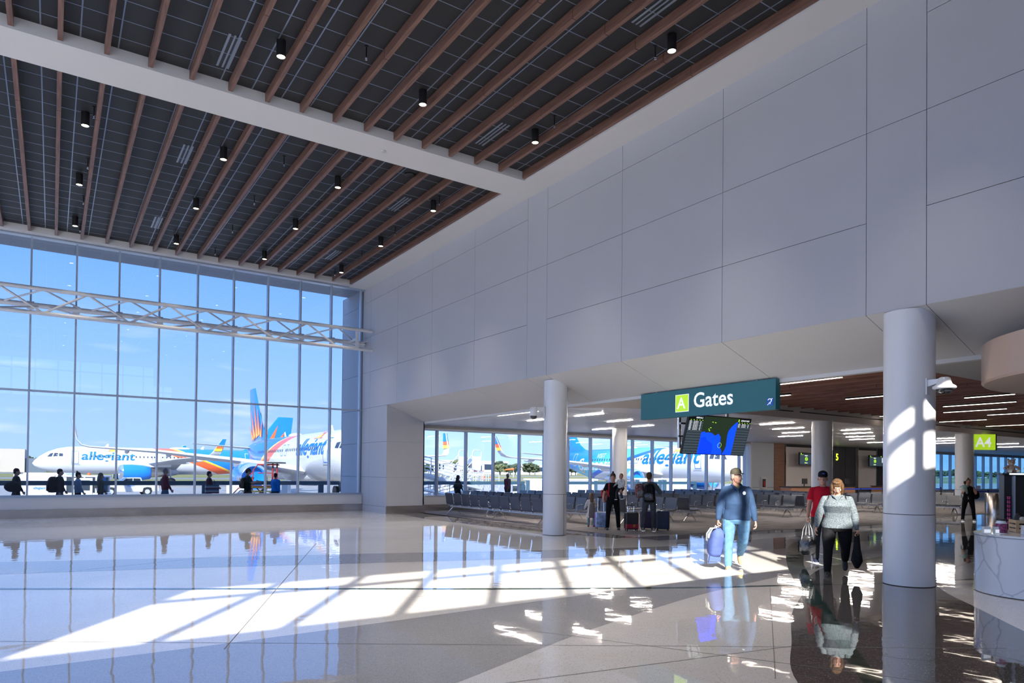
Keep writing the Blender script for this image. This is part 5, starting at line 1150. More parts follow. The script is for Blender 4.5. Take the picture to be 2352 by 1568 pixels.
for i, (x, y, h) in enumerate(((150, 250, 7), (163, 300, 9), (176, 262, 6))):
    t = thing('windsock' if i == 2 else 'marker_post', ('orange windsock on a mast in the grass' if i == 2 else 'thin pale mast on the airfield, %s' % ordn[i]), 'windsock' if i == 2 else 'mast', (x, y, ZA)); MB().cyl((0,0,0), (0,0,h*.7), .12, n=8).build('mast', M_vw, t)
    if i == 2: MB().cyl((0,0,h*.66), (-4.5,0,h*.60), .55, .3, n=12).build('sock', M_ao, t)
t = thing('runway_sign', 'small yellow runway sign in the grass left of the column', 'sign', (118, 158, ZA)); MB().box(-1.3, 1.3, -.1, .1, .5, 1.5).build('board', M_yel, t); MB().box(-1.0, 1.0, -.05, .05, 0, .5).build('legs', M_blk, t)
for i, (x, y) in enumerate(((122, 200), (128, 204))):
    o = MB().lathe([(.8, 0), (.1, 2.2)], n=12).build('marker_cone', M_ao); o.location = (x, y, ZA); tag(o, 'orange marker cone on the airfield, %s one' % ('left', 'right')[i], 'cone', 'orange marker cones')
# background beyond the right hand windows
t = thing('boom_lift', 'orange boom lift outside the far right tinted windows', 'lift', (80, 33.5, 0)); MB().tube([(0,0,.3),(-1.2,0,4.2),(1.4,0,.6)], .14, 8).build('boom', M_ao, t); MB().box(-1, 1.2, -.7, .7, 0, .8).build('base', M_ao, t)
# ---------------- people ----------------
M_skin = mat('light_skin', (.52,.27,.19), .5, spec=.4, var=.05, vscale=9)
M_skin2 = mat('brown_skin', (.16,.075,.045), .5, spec=.4)
M_lip = mat('lips', (.35,.09,.08), .5); M_eye = mat('dark_eye', (.02,.015,.012), .2); M_eyew = mat('eye_white', (.65,.62,.6), .3)
def cloth(name, c, var=.12, vs=10, bump=.006, bs=9, rough=.85, stretch=None): return mat(name, c, rough, spec=.15, var=var, vscale=vs, bump=bump, bscale=bs, stretch=stretch)
def remesh(o, v, it=2):
    m = o.modifiers.new('remesh', 'REMESH'); m.mode = 'VOXEL'; m.voxel_size = v; m.use_smooth_shade = True
    if it: s = o.modifiers.new('smooth', 'SMOOTH'); s.iterations = it; s.factor = .5
    return o
def bone(mb, pts, rs, n=12):
    """tapering limb through the points with round ends"""
    mb.tube(pts, rs, n)
    for p, r in ((pts[0], rs[0]), (pts[-1], rs[-1])): mb.ball(p, r*.99, 10)
    return mb
def hand(mb, w, d, nrm, side, s, curl, gap=.0):
    """palm and five fingers at wrist w, fingers along d, palm faces nrm, thumb towards side"""
    d, nrm, side = Vector(d).normalized(), Vector(nrm).normalized(), Vector(side).normalized()
    c = w + d*.045*s
    M = Matrix((side, d, nrm)).transposed().to_4x4()
    mb.ball(c, (.040*s, .052*s, .017*s), 12, T=M)
    for k, (off, L_) in enumerate(((.028, .068), (.0095, .078), (-.0095, .073), (-.027, .057))):
        p = w + d*.085*s + side*off*s; pts = [p - d*.02*s, p]; a = 0; q = p
        for j, f in enumerate((.45, .32, .25)):
            a += R(curl*(.7 if j == 0 else 1.0)+k*2); q = q + (d*math.cos(a)+nrm*math.sin(a))*L_*f*s; pts.append(q)
        mb.tube(pts, [.0095*s, .0095*s, .009*s, .0082*s, .007*s], 8); mb.ball(pts[-1], .007*s, 8)
    t0 = w + d*.022*s + side*.026*s; t1 = t0 + (side*.75+d*.75+nrm*.2).normalized()*.034*s; t2 = t1 + (d*.95+side*.15+nrm*(.25+curl/90)).normalized()*.030*s; t3 = t2 + (d*.9+nrm*(.3+curl/70)).normalized()*.022*s
    mb.tube([t0, t1, t2, t3], [.014*s, .0125*s, .0105*s, .0085*s], 8); mb.ball(t3, .0085*s, 8)
def rot(v, ax, deg): return Matrix.Rotation(R(deg), 3, ax) @ Vector(v)
def person(name, label, loc, face, h=1.75, g=1.0, belly=0., top=None, topm=None, sleeve='long', trou=None, shoe=None, skin=None, hair=None, hairk='short',
           L=(0,8,12), Rr=(0,8,12), l=(0,0,4), r=(0,0,4), lean=0, head=(0,0), vox=.014, cap=None, curlL=35, curlR=35, loose=1.0, dress=None, chest=0, z0=0.0, group=None, toes=None):
    """arms (forward, sideways, elbow bend); legs (hip forward, knee bend, sideways); local front is +Y"""
    skin = skin or M_skin; s = h/1.75
    t = thing(name, label, 'person', (loc[0], loc[1], z0), math.atan2(-face[0], face[1]), group)
    ln = R(lean)
    def P(x, y, z):   # upright torso point with lean about the hips
        zz = z-.93*s; return Vector((x, y+zz*math.sin(ln), .93*s+zz*math.cos(ln))) if zz > 0 else Vector((x, y, z))
    J = {}
    # legs
    for nm, sx, (hf, kb, ab) in (('l', -1, l), ('r', 1, r)):
        hip = Vector((sx*.092*s*g, 0, .90*s)); d1 = rot(rot((0,0,-1), 'X', hf), 'Y', -sx*ab); knee = hip + d1*.425*s
        d2 = rot(rot((0,0,-1), 'X', hf-kb), 'Y', -sx*ab*.5); ank = knee + d2*.40*s
        J[nm] = (hip, knee, ank, hf-kb)
    low = min(J['l'][2].z-.075*s, J['r'][2].z-.075*s) 
    dz = -low
    for nm in 'lr': J[nm] = tuple(v+Vector((0,0,dz)) if isinstance(v, Vector) else v for v in J[nm])
    _P = P; P = lambda x, y, z: _P(x, y, z)+Vector((0, 0, dz))
    for nm, sx, (fw, ab, el) in (('L', -1, L), ('R', 1, Rr)):
        sh = P(sx*.165*s*(1+(g-1)*.55), -.005, 1.385*s); d1 = rot(rot((0,0,-1), 'X', fw), 'Y', -sx*ab); e = sh + d1*.29*s
        d2 = rot(rot((0,0,-1), 'X', fw+el), 'Y', -sx*ab*.55) ; w = e + d2*.255*s; J[nm] = (sh, e, w, d2)
    # body: head, neck, arms, hands and legs in one skin
    b = MB()
    gw = g
    hp = P(0, .012, 1.60*s); hx, hy = R(head[0]), R(head[1])
    HM = Matrix.Rotation(-hy, 4, 'Z') @ Matrix.Rotation(hx, 4, 'X')
    hk_ = 1.42 if h < .95 else 1.22 if h < 1.2 else 1.0; hs = s*1.07*hk_; hp = hp + Vector((0, 0, (hk_-1)*.085*s))
    HP = lambda x, y, z: hp + (HM @ Vector((x*hs, y*hs, z*hs)))
    def hb(x, y, z, rr): b.ball(HP(x, y, z), tuple(q*hs for q in rr), 14, T=HM)
    hb(0, -.01, .045, (.074,.092,.095)); hb(0, .022, -.02, (.063,.066,.085)); hb(0, .048, -.075, (.036,.034,.028)); hb(0, .070, .028, (.050,.018,.014))
    b.tube([HP(0,.082,.018), HP(0,.100,-.012), HP(0,.112,-.030)], [.009*s,.012*s,.016*s], 8); b.ball(HP(0,.106,-.028), .016*s, 8)
    for q in (-1, 1): hb(q*.078, -.005, -.002, (.011,.022,.032)); hb(q*.038, .060, -.020, (.022,.018,.018))
    hb(0, .078, -.052, (.024,.014,.006)); hb(0, .076, -.060, (.020,.013,.006))
    bone(b, [P(0,-.012,1.40*s), HP(0,-.015,-.03)], [.062*s*(.6+.4*g), .056*s])
    tors = [(.865,.163,.108,0),(.95,.165,.107,0),(1.05,.150,.100,.3),(1.15,.145,.102,.5),(1.27,.165,.112,.15),(1.36,.165,.105,0),(1.41,.135,.085,0),(1.455,.080,.062,0)]
    def torso(mb, grow, z0_, z1_=9, hemw=1.0, scale=1.0):
        rings = []
        for z, w_, dd, bl in tors:
            if z < z0_ or z > z1_: continue
            k = 1.0 if z > 1.3 else g
            if z > 1.3: k = 1+(g-1)*.42
            w2, d2 = (w_*k+grow)*s, (dd*k*(1+belly*bl*.6)+grow)*s; cy = belly*bl*.07*s + (chest*.03*s if 1.2 < z < 1.4 else 0)
            if z < .96: w2 *= hemw; d2 *= hemw
            rings.append([P(w2*(abs(math.cos(a))**.85)*(1 if math.cos(a) > 0 else -1), cy+(d2+(chest*.03*s if 1.2 < z < 1.4 and math.sin(a) > 0 else 0))*math.sin(a)*1.0, z*s) for a in [2*PI*q/24 for q in range(24)]])
        mb.loft(rings)
    torso(b, 0, .85)
    for nm, sx in (('L', -1), ('R', 1)):
        sh, e, w, d2 = J[nm]; k = .5+.5*g
        bone(b, [sh, sh.lerp(e,.5), e], [.052*s*k, .047*s*k, .039*s*k]); bone(b, [e, e.lerp(w,.35), w], [.040*s*k, .040*s*k, .026*s])
        inw = Vector((-sx, 0, 0)); nrm = (inw - d2*inw.dot(d2)).normalized(); th = nrm.cross(d2); th = th if th.y > 0 or abs(d2.y) > .7 and th.z > 0 else -th
        hand(b, w + d2*.005, d2, nrm, th, s*1.02, curlL if nm == 'L' else curlR)
    for nm in 'lr':
        hip, kn, an, fa = J[nm]; bone(b, [hip, kn, an], [.080*s*g, .052*s, .038*s])
    remesh(b.build('body', skin, t, fixn=True), vox*.62, 1)
    # face details
    if vox < .012:
        for q in (-1, 1): MB().ball(HP(q*.029,.0835,.004), (.0125*s,.006*s,.0065*s), 10).build('eye', M_eyew, t, smooth=80); MB().ball(HP(q*.029,.089,.004), (.006*s,.004*s,.006*s), 8).build('pupil', M_eye, t, smooth=80); MB().tube([HP(q*.014,.093,.022), HP(q*.032,.091,.027), HP(q*.048,.080,.022)], .0035*s, 6).build('eyebrow', hair or M_eye, t, smooth=80)
        MB().tube([HP(-.022,.086,-.056), HP(0,.094,-.054), HP(.022,.086,-.056)], .0042*s, 6).build('lips', M_lip, t, smooth=80)
    else:
        for q in (-1, 1): MB().ball(HP(q*.029,.087,.004), (.010*s,.006*s,.006*s), 8).build('eye', M_eye, t)
    # hair
    hm = MB()
    def hbx(x, y, z, rr): hm.ball(HP(x, y, z), tuple(q*hs for q in rr), 14, T=HM)
    if hair:
        if hairk == 'short': hbx(0, -.018, .056, (.080,.094,.094)); hbx(0, -.055, -.005, (.068,.052,.06))
        if hairk == 'bun': hbx(0, -.018, .056, (.081,.094,.094)); hbx(0, -.055, -.005, (.068,.052,.06)); hbx(0, -.06, .16, (.032,.032,.03))
        if hairk == 'bob':
            hbx(0, -.015, .058, (.092,.100,.100)); 
            for q in (-1, 1): hbx(q*.080, -.005, -.01, (.032,.062,.095)); hbx(q*.078, .020, -.075, (.028,.038,.05))
            hbx(.012, .036, .112, (.062,.050,.022))
            hbx(0, -.06, -.035, (.08,.06,.085))
        if hairk == 'long':
            hbx(0, -.02, .055, (.086,.098,.098)); hbx(0, -.075, -.06, (.085,.05,.13)); hbx(0, -.09, -.18, (.082,.042,.13))
            for q in (-1, 1): hbx(q*.07, -.03, -.05, (.028,.045,.12))
        if hairk != 'none':
            o = hm.build('hair', hair, t, fixn=True); remesh(o, vox*.8, 2)
            if hairk in ('bob', 'long'): pass
    if cap:
        cm = MB(); cm.lathe([(.092*s, .0), (.095*s, .03*s), (.086*s, .068*s), (.06*s, .096*s), (.02*s, .110*s), (.002, .111*s)], n=24, sx=.93, sy=1.08)
        TC = Matrix.Translation(HP(0, -.008, .055)) @ HM
        co_ = cm.build('cap', cap, t, smooth=60, T=TC)
        bmv = MB(); ar = [R(20+140*k/10) for k in range(11)]
        rings = []
        for a in ar: rings.append([TC @ Vector((x_*s, y_*s, z_*s)) for x_, y_, z_ in ((.078*math.cos(a), .092*math.sin(a), .008), (.088*math.cos(a), .092*math.sin(a)+.085*math.sin(a), -.012), (.088*math.cos(a), .092*math.sin(a)+.085*math.sin(a), -.006), (.078*math.cos(a), .092*math.sin(a), .014))])
        bmv.loft(rings).build('cap_visor', cap, co_, smooth=40, fixn=True)
    # upper clothing
    if topm:
        tm = MB(); torso(tm, .014*loose, .85, 1.5, 1.07)
        for nm in 'LR':
            sh, e, w, d2 = J[nm]; k = .5+.5*g; gr = .012*s
            if sleeve == 'long': bone(tm, [sh, sh.lerp(e,.5), e], [.052*s*k+gr*.8, .053*s*k+gr, .048*s*k+gr]); bone(tm, [e, e.lerp(w,.4), e.lerp(w,.93)], [.048*s*k+gr, .044*s*k+gr, .034*s+gr*.5])
            elif sleeve == 'short': tm.tube([sh, sh.lerp(e,.35), sh.lerp(e,.72)], [.054*s*k+gr*.5, .056*s*k+gr, .056*s*k+gr], 14); tm.ball(sh, .056*s*k+gr*.5, 12)
        if sleeve != 'none': bone(tm, [J['L'][0]+Vector((0,0,.005)), P(0,-.01,1.43*s), J['R'][0]+Vector((0,0,.005))], [.052*s, .058*s, .052*s])
        if dress:
            rings = [[Vector((w_*s*math.cos(a), w_*.8*s*math.sin(a), z*s+dz)) for a in [2*PI*q/20 for q in range(20)]] for z, w_ in ((dress, .26*g), (.85, .18*g), (1.15, .15*g))]; tm.loft(rings)
        remesh(tm.build(top or 'shirt', topm, t, fixn=True), vox, 3)
    if trou:
        pm = MB(); rings = []
        for z, w_, dd in ((.80,.10,.09),(.86,.165,.115),(.93,.160,.100),(.965,.145,.085)): rings.append([P((w_*g)*s*math.cos(a), (dd*g)*s*math.sin(a)+belly*.02*s, z*s) for a in [2*PI*q/24 for q in range(24)]])
        pm.loft(rings)
        for nm in 'lr':
            hip, kn, an, fa = J[nm]; bone(pm, [hip, hip.lerp(kn,.5), kn, kn.lerp(an,.5), an+Vector((0,0,.02*s))], [.096*s*g, .086*s*g, (.064+.006*loose)*s*(.5+.5*g), (.058+.006*loose)*s*(.5+.5*g), (.050+.012*loose)*s])
        remesh(pm.build('trousers', trou, t, fixn=True), vox, 2)
    for nm in 'lr':
        hip, kn, an, fa = J[nm]
        pitch = max(-65, min(30, fa*.9)) if nm in (toes or '') else 0
        M_ = Matrix.Translation(an) @ Matrix.Rotation(R(pitch), 4, 'X')
        rings = []
        for y, w_, zt in ((-.075,.022,.03),(-.065,.036,.05),(-.02,.040,.045),(.04,.044,.02),(.10,.048,-.015),(.145,.042,-.03),(.175,.026,-.045),(.182,.012,-.055)):
            rings.append([M_ @ Vector((x_*s, y*s, z_*s)) for x_, z_ in ((-w_,-.075),(w_,-.075),(w_*1.02,-.045),(w_*.8,zt*.6-.01),(0,zt),(-w_*.8,zt*.6-.01),(-w_*1.02,-.045))])
        so_ = MB().loft(rings).build('shoe', shoe or M_blk, t, smooth=70, fixn=True)
        rings = [[M_ @ Vector((x_*s, y*s, z_*s)) for x_, z_ in ((-w_,-.076),(w_,-.076),(w_,-.058),(-w_,-.058))] for y, w_ in ((-.078,.03),(-.03,.043),(.05,.047),(.11,.051),(.16,.038),(.186,.016))]
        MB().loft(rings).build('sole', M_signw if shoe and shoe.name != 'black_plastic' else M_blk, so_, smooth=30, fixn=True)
    t['_J'] = 0
    def W(v): return t.matrix_basis @ v
    bpy.context.view_layer.update()
    Mw = Matrix.Translation(t.location) @ Matrix.Rotation(t.rotation_euler.z, 4, 'Z')
    del t['_J']
    return t, {k: [Mw @ q if isinstance(q, Vector) and i < 3 else q for i, q in enumerate(v)] for k, v in J.items()}, Mw, HP, P, J
M_navy = cloth('navy_knit', (.030,.060,.125)); M_jeans = cloth('light_blue_denim', (.10,.21,.35), .2, 14); M_blkc = cloth('black_cloth', (.010,.010,.012), .2); M_redt = cloth('red_tee', (.55,.012,.03)); M_char = cloth('charcoal_trousers', (.045,.047,.052), .2)
M_heath = cloth('heather_grey_knit', (.13,.155,.17), .55, 70, .005, 12); M_hairb = cloth('blond_brown_hair', (.105,.058,.030), .6, 30, .004, 60, .5, (1,1,.15)); M_hairg = cloth('grey_hair', (.30,.27,.25), .3, 40); M_hairbr = cloth('brown_hair', (.09,.05,.03), .3, 40); M_haird = cloth('dark_hair', (.015,.011,.01), .3, 40)
M_tan = MATS['tan_bulkhead_paint']; M_tans = cloth('tan_canvas_shoe', (.50,.36,.20)); M_olive = cloth('olive_cap_cloth', (.075,.068,.048)); M_capb = cloth('black_cap_cloth', (.012,.012,.015)); M_moust = mat('grey_moustache', (.45,.42,.40), .9)

# 1 man in navy, walking to the camera
t, JW, MW, HP, P, J = person('person', 'man in navy quarter zip pullover and light jeans walking, carrying a blue backpack', (10.3, 8.1), (-.66,-.75), 1.83, 1.28, 1.0, 'pullover', M_navy, 'long', M_jeans, M_tans, hair=M_hairg, hairk='short', cap=M_olive,
    L=(2,15,12), Rr=(6,17,10), l=(-12,38,3), r=(10,4,3), head=(6,-32), vox=.0095, curlR=70, curlL=30, toes='l')
MB().tube([HP(-.03,.098,-.043), HP(0,.108,-.038), HP(.03,.098,-.043)], .007*1.05, 6).build('moustache', M_moust, t, smooth=80)
mb = MB(); mb.tube([P(-.085,.03,1.47*1.046), P(-.055,.115,1.445*1.046), P(0,.150,1.385*1.046), P(.055,.115,1.445*1.046), P(.085,.03,1.47*1.046), P(.05,-.07,1.50*1.046), P(-.05,-.07,1.50*1.046), P(-.085,.03,1.47*1.046)], .017, 8); mb.build('collar', M_navy, t, smooth=80)
MB().tube([P(0,.152,1.395*1.046), P(0,.175,1.30*1.046), P(0,.180,1.25*1.046)], .004, 6).build('zip', M_chrome, t)
mb = MB(); 
vs = [P(-.105+.028*math.cos(a), .176, 1.335*1.046+.033*math.sin(a)) for a in [2*PI*k/14 for k in range(14)]]; mb.add(vs, [tuple(range(14))]); mb.build('chest_emblem', M_signw, t)
MB().ball(P(0,.075,1.425*1.046), (.05,.045,.05), 12).build('undershirt', cloth('tan_undershirt', (.42,.32,.16)), t, smooth=80)
def backpack(loc, rz, label, m1, m2, w=.15, d=.11, h=.24, tilt=(0,0), strapm=None, handle=True, cat='backpack', straps=True, nm='backpack'):
    """origin is the top handle"""
    t = thing(nm, label, cat, loc); t.rotation_euler = (tilt[0], tilt[1], rz)
    prof = [(.25,-2*h-.01),(.85,-2*h),(1.0,-1.75*h),(1.02,-1.2*h),(.97,-.6*h),(.80,-.22*h),(.45,-.05*h),(.1,-.03*h)]
    MB().loft([[(w*k*(abs(math.cos(a))**.7)*(1 if math.cos(a) > 0 else -1), d*k*(abs(math.sin(a))**.7)*(1 if math.sin(a) > 0 else -1), z) for a in [2*PI*q/24 for q in range(24)]] for k, z in prof]).build('body', m1, t, smooth=70, fixn=True)
    MB().loft([[(w*.78*k*(abs(math.cos(a))**.6)*(1 if math.cos(a) > 0 else -1), -d*.98-.045*k*(.5+.5*(-math.sin(a))), z) for a in [2*PI*q/20 for q in range(20)]] for k, z in ((.5,-1.85*h),(1,-1.75*h),(1,-1.15*h),(.6,-1.0*h))]).build('front_pocket', m2, t, smooth=60, fixn=True)
    for x in (-.45, .45): MB().tube([(w*x, -d*.9, -.35*h), (w*x*1.15, -d*1.1, -.8*h), (w*x*1.2, -d*1.0, -1.05*h)], .006, 6).build('zip', M_blk, t)
    if handle: MB().tube([(-.03, d*.4, -.05*h), (-.02, d*.4, .03), (.02, d*.4, .03), (.03, d*.4, -.05*h)], .008, 6).build('handle', strapm or m2, t)
    if straps:
        for x in (-.5, .5): MB().tube([(w*x, d*.7, -.1*h), (w*x*1.3, d*1.55, -.5*h), (w*x*1.5, d*1.6, -1.1*h), (w*x*1.6, d*1.0, -1.8*h)], [.022,.024,.02,.012], 8).build('shoulder_strap', strapm or m2, t, smooth=60)
    return t
wr = JW['R'][2]; dd = JW['R'][3]
hx = wr+Vector((0,0,-.14))
bp_ = backpack(hx, R(60), 'blue backpack with white strap held low by the man in navy', cloth('periwinkle_nylon', (.075,.11,.30), .15, 8), cloth('grey_blue_mesh', (.12,.15,.28)), .155, .12, .255, (R(4), R(-14)), mat('pale_strap', (.72,.74,.82), .6), straps=False)
MB().tube([(.12,-.04,-.03), (.175,-.05,-.16), (.185,-.05,-.34), (.165,-.03,-.48)], [.024,.028,.026,.014], 8).build('shoulder_strap', MATS['pale_strap'], bp_, smooth=60)
MB().box(.10, .125, .02, .03, -.72, -.45).build('hanging_strap', mat('blue_webbing', (.10,.14,.42), .6), bp_)
cp_ = thing('sun_hat', 'cream and blue cloth hat clipped on top of the blue backpack', 'hat', hx+Vector((-.03,.02,-.04)), R(-124))
for i, (m_, o_) in enumerate(((mat('cream_cloth', (.72,.66,.52), .9), -.03), (mat('faded_blue_cloth', (.22,.34,.46), .9), 0), (mat('cream_cloth', (.72,.66,.52), .9), .03))):
    MB().loft([[(-.03+o_, -.02, .03), (.03+o_, -.02, .03), (.03+o_, .0, .04), (-.03+o_, .0, .04)], [(-.05+o_*1.5, -.09, .02), (.05+o_*1.5, -.09, .02), (.05+o_*1.5, -.08, .035), (-.05+o_*1.5, -.08, .035)], [(-.05+o_*2, -.15, -.07), (.04+o_*2, -.15, -.07), (.04+o_*2, -.135, -.065), (-.05+o_*2, -.135, -.065)], [(-.03+o_*2, -.16, -.17+o_), (.03+o_*2, -.16, -.17+o_), (.03+o_*2, -.15, -.17+o_), (-.03+o_*2, -.15, -.17+o_)]]).build(('left_flap','middle_flap','right_flap')[i].replace('left_','').replace('right_','').replace('middle_',''), m_, cp_, smooth=60, fixn=True)
# 2 man in red
t, JW, MW, HP, P, J = person('person', 'man in red tee and black cap walking behind the blond woman', (12.75, 7.95), (-.80,-.60), 1.80, 1.12, .55, 't_shirt', M_redt, 'short', M_char, cloth('navy_shoe', (.02,.025,.05)), hair=M_hairg, hairk='short', cap=M_capb,
    Rr=(16,14,8), L=(-8,8,10), l=(-14,30,2), r=(8,3,2), head=(-2,4), vox=.0095, curlR=75, toes='l')
MB().tube([HP(-.03,.096,-.045), HP(0,.105,-.040), HP(.03,.096,-.045)], .006, 6).build('moustache', M_moust, t, smooth=80)
mb = MB(); TCc = Matrix.Translation(HP(0,-.008,.055)); mb.add([HP(.02,.094,.115), HP(-.015,.096,.118), HP(-.035,.088,.108), HP(-.03,.092,.095), HP(-.01,.100,.092), HP(.012,.100,.100)], [(0,1,2,3,4,5)]); mb.build('cap_emblem', M_blue, t)
mb = MB(); mb.add([HP(.014,.098,.109), HP(-.015,.100,.112), HP(-.012,.102,.103)], [(0,1,2)]); mb.build('cap_emblem_red', M_redt, t)
hx = JW['R'][2]+Vector((0,0,-.10))
t = thing('drawstring_bag', 'glossy black drawstring bag with grey cords hanging from the red shirted man', 'bag', hx, R(110))
M_gloss = mat('glossy_black_nylon', (.03,.03,.034), .25, spec=.8, bump=.012, bscale=18)
MB().lathe([(.02,-.66),(.10,-.655),(.145,-.60),(.155,-.50),(.14,-.40),(.10,-.32),(.055,-.285),(.07,-.265),(.02,-.27)], n=26, sy=.75).build('body', M_gloss, t, smooth=80)
for x in (-.10, -.035, .035, .10): MB().tube([(x*.15, 0, .0), (x*.8, .02, -.15), (x*(1.0 if abs(x) < .05 else 1.35), .02, -.29 if abs(x) < .05 else -.52)], .007, 6).build('cord', mat('grey_cord', (.30,.31,.32), .6), t)
for k in range(4): MB().box(-.05, .05, -.128, -.118, -.62+.03*k, -.612+.03*k).build('lacing', mat('silver_lace', (.5,.5,.5), .4), t)
# 3 woman in grey
t, JW, MW, HP, P, J = person('person', 'woman with blond bob in heather grey pullover and black trousers, looking down', (11.25, 6.75), (-.84,-.54), 1.66, 1.36, .35, 'pullover', M_heath, 'long', M_blkc, M_blk, hair=M_hairb, hairk='bob',
    Rr=(10,20,10), L=(0,17,8), l=(-16,36,3), r=(9,3,3), head=(-24,-4), lean=3, vox=.0095, curlR=25, curlL=60, chest=1.3, toes='l')
mb = MB(); mb.tube([P(-.08,.03,1.385), P(-.05,.125,1.37), P(0,.165,1.30), P(.05,.125,1.37), P(.08,.03,1.385)], .016, 8); mb.build('collar', M_heath, t, smooth=80)
for q in (-1, 1): MB().tube([P(q*.12,-.08,1.38), P(q*.13,.05,1.37), P(q*.145,.12,1.29), P(q*.165,.07,1.16), P(q*.18,-.05,1.08)], .011, 6).build('backpack_strap', M_blk, t, smooth=60)
MB().box(-.10, -.06, .19, .196, 1.245, 1.265, 0, Matrix.Translation((0,0,0))).build('chest_mark', M_signw, t)
hx = JW['L'][2]+Vector((0,0,-.09))
o = MB(); o.loft([[(.05*k*math.cos(a)*(1+.25*math.sin(3*a+z*9)), .03*k*math.sin(a)*(1+.3*math.cos(4*a+z*11)), z) for a in [2*PI*q/20 for q in range(20)]] for k, z in ((.5,.05),(1.0,0),(1.3,-.10),(1.9,-.22),(2.3,-.34),(2.4,-.44),(1.7,-.50),(.9,-.56),(.4,-.57))])
o = o.build('folded_jacket', M_blkc, smooth=80, fixn=True); o.location = hx; o.rotation_euler.z = R(35); tag(o, 'black jacket bunched up and hanging from the blond woman\'s hand', 'jacket')
# 4 family by the seats
M_dress = bpy.data.materials.new('dotted_dress'); M_dress.use_nodes = True; t_ = M_dress.node_tree; b_ = t_.nodes['Principled BSDF']; b_.inputs['Roughness'].default_value = .9
tc = N(t_, 'ShaderNodeTexCoord'); v_ = N(t_, 'ShaderNodeTexVoronoi'); v_.inputs['Scale'].default_value = 26; t_.links.new(tc.outputs['Object'], v_.inputs[0]); r_ = N(t_, 'ShaderNodeValToRGB'); r_.color_ramp.interpolation = 'CONSTANT'
e = r_.color_ramp.elements; e[0].position = 0; e[0].color = (.10,.07,.08,1); e[1].position = .22; e[1].color = (.62,.58,.55,1); t_.links.new(v_.outputs['Distance'], r_.inputs[0]); t_.links.new(r_.outputs[0], b_.inputs['Base Color'])
person('person', 'little girl with long brown hair in a pale dotted dress, back to camera', (14.2, 16.7), (.5,.85), 1.06, 1.15, 0, 'dress', M_dress, 'long', cloth('mint_leggings', (.20,.33,.36)), cloth('maroon_shoe', (.20,.03,.05)), hair=cloth('light_brown_hair', (.17,.11,.07), .3, 40), hairk='long', L=(15,20,40), Rr=(30,25,40), dress=.50, vox=.012)
t, JW, MW, HP, P, J = person('person', 'woman in black with hair bun holding a toddler, looking down at her suitcase handle', (14.15, 15.65), (-.62,-.78), 1.72, 1.08, .2, 't_shirt', M_blkc, 'short', M_blkc, M_blk, hair=M_hairbr, hairk='bun', Rr=(8,20,42), L=(30,16,70), head=(-24,8), l=(-4,0,8), r=(4,0,6), vox=.012)
MB().tube([P(.11,-.08,1.40), P(.12,.06,1.40), P(.125,.13,1.25), P(.135,.09,1.10)], .018, 6).build('red_strap', mat('red_strap', (.6,.02,.02), .6), t)
person('person', 'toddler in white patterned shirt held on the arm of the woman in black', (14.27, 15.42), (-.9,-.3), .80, 1.35, .2, 'shirt', mat('white_printed_cloth', (.62,.60,.58), .9, var=.35, vscale=22), 'long', M_char, M_char, hair=cloth('sandy_hair', (.30,.18,.09), .3, 40), hairk='short', Rr=(30,20,30), L=(20,20,30), l=(50,60,12), r=(40,50,12), head=(12,10), vox=.011, z0=.92)
M_pat = mat('red_cartoon_print', (.22,.09,.09), .7, var=1.0, vscale=24)
q = MW @ Vector((.26, -.10, 1.22)); backpack(q, R(130), 'multicolour printed backpack slung behind the woman in black', M_pat, mat('bright_print', (.40,.25,.08), .7, var=1.0, vscale=30), .13, .09, .19, (R(10), R(20)), mat('red_strap', (.6,.02,.02), .6))
t, JW, MW, HP, P, J = person('person', 'man in grey with black backpack standing with his back to the camera', (14.75, 14.72), (.75,.62), 1.76, 1.05, .2, 'shirt', cloth('slate_sweater', (.10,.12,.13)), 'long', cloth('grey_trousers', (.075,.078,.085), .2), cloth('beige_sneaker', (.36,.30,.22)), hair=M_hairbr, hairk='short', L=(25,14,60), Rr=(20,30,75), l=(0,0,7), r=(0,0,4), head=(4,10), vox=.012)
q = MW @ Vector((.02, -.20, 1.42)); backpack(q, t.rotation_euler.z, 'black backpack on the back of the man in grey', M_blkc, M_gloss, .165, .11, .27, (0,0), M_blk)
q = MW @ Vector((-.30, -.06, 1.42)); backpack(q, t.rotation_euler.z+.3, 'red and white printed backpack hanging from the left shoulder of the man in grey', M_pat, mat('monochrome_print', (.25,.22,.22), .7, var=1.0, vscale=30), .13, .10, .21, (0,R(-6)), mat('red_strap', (.6,.02,.02), .6))
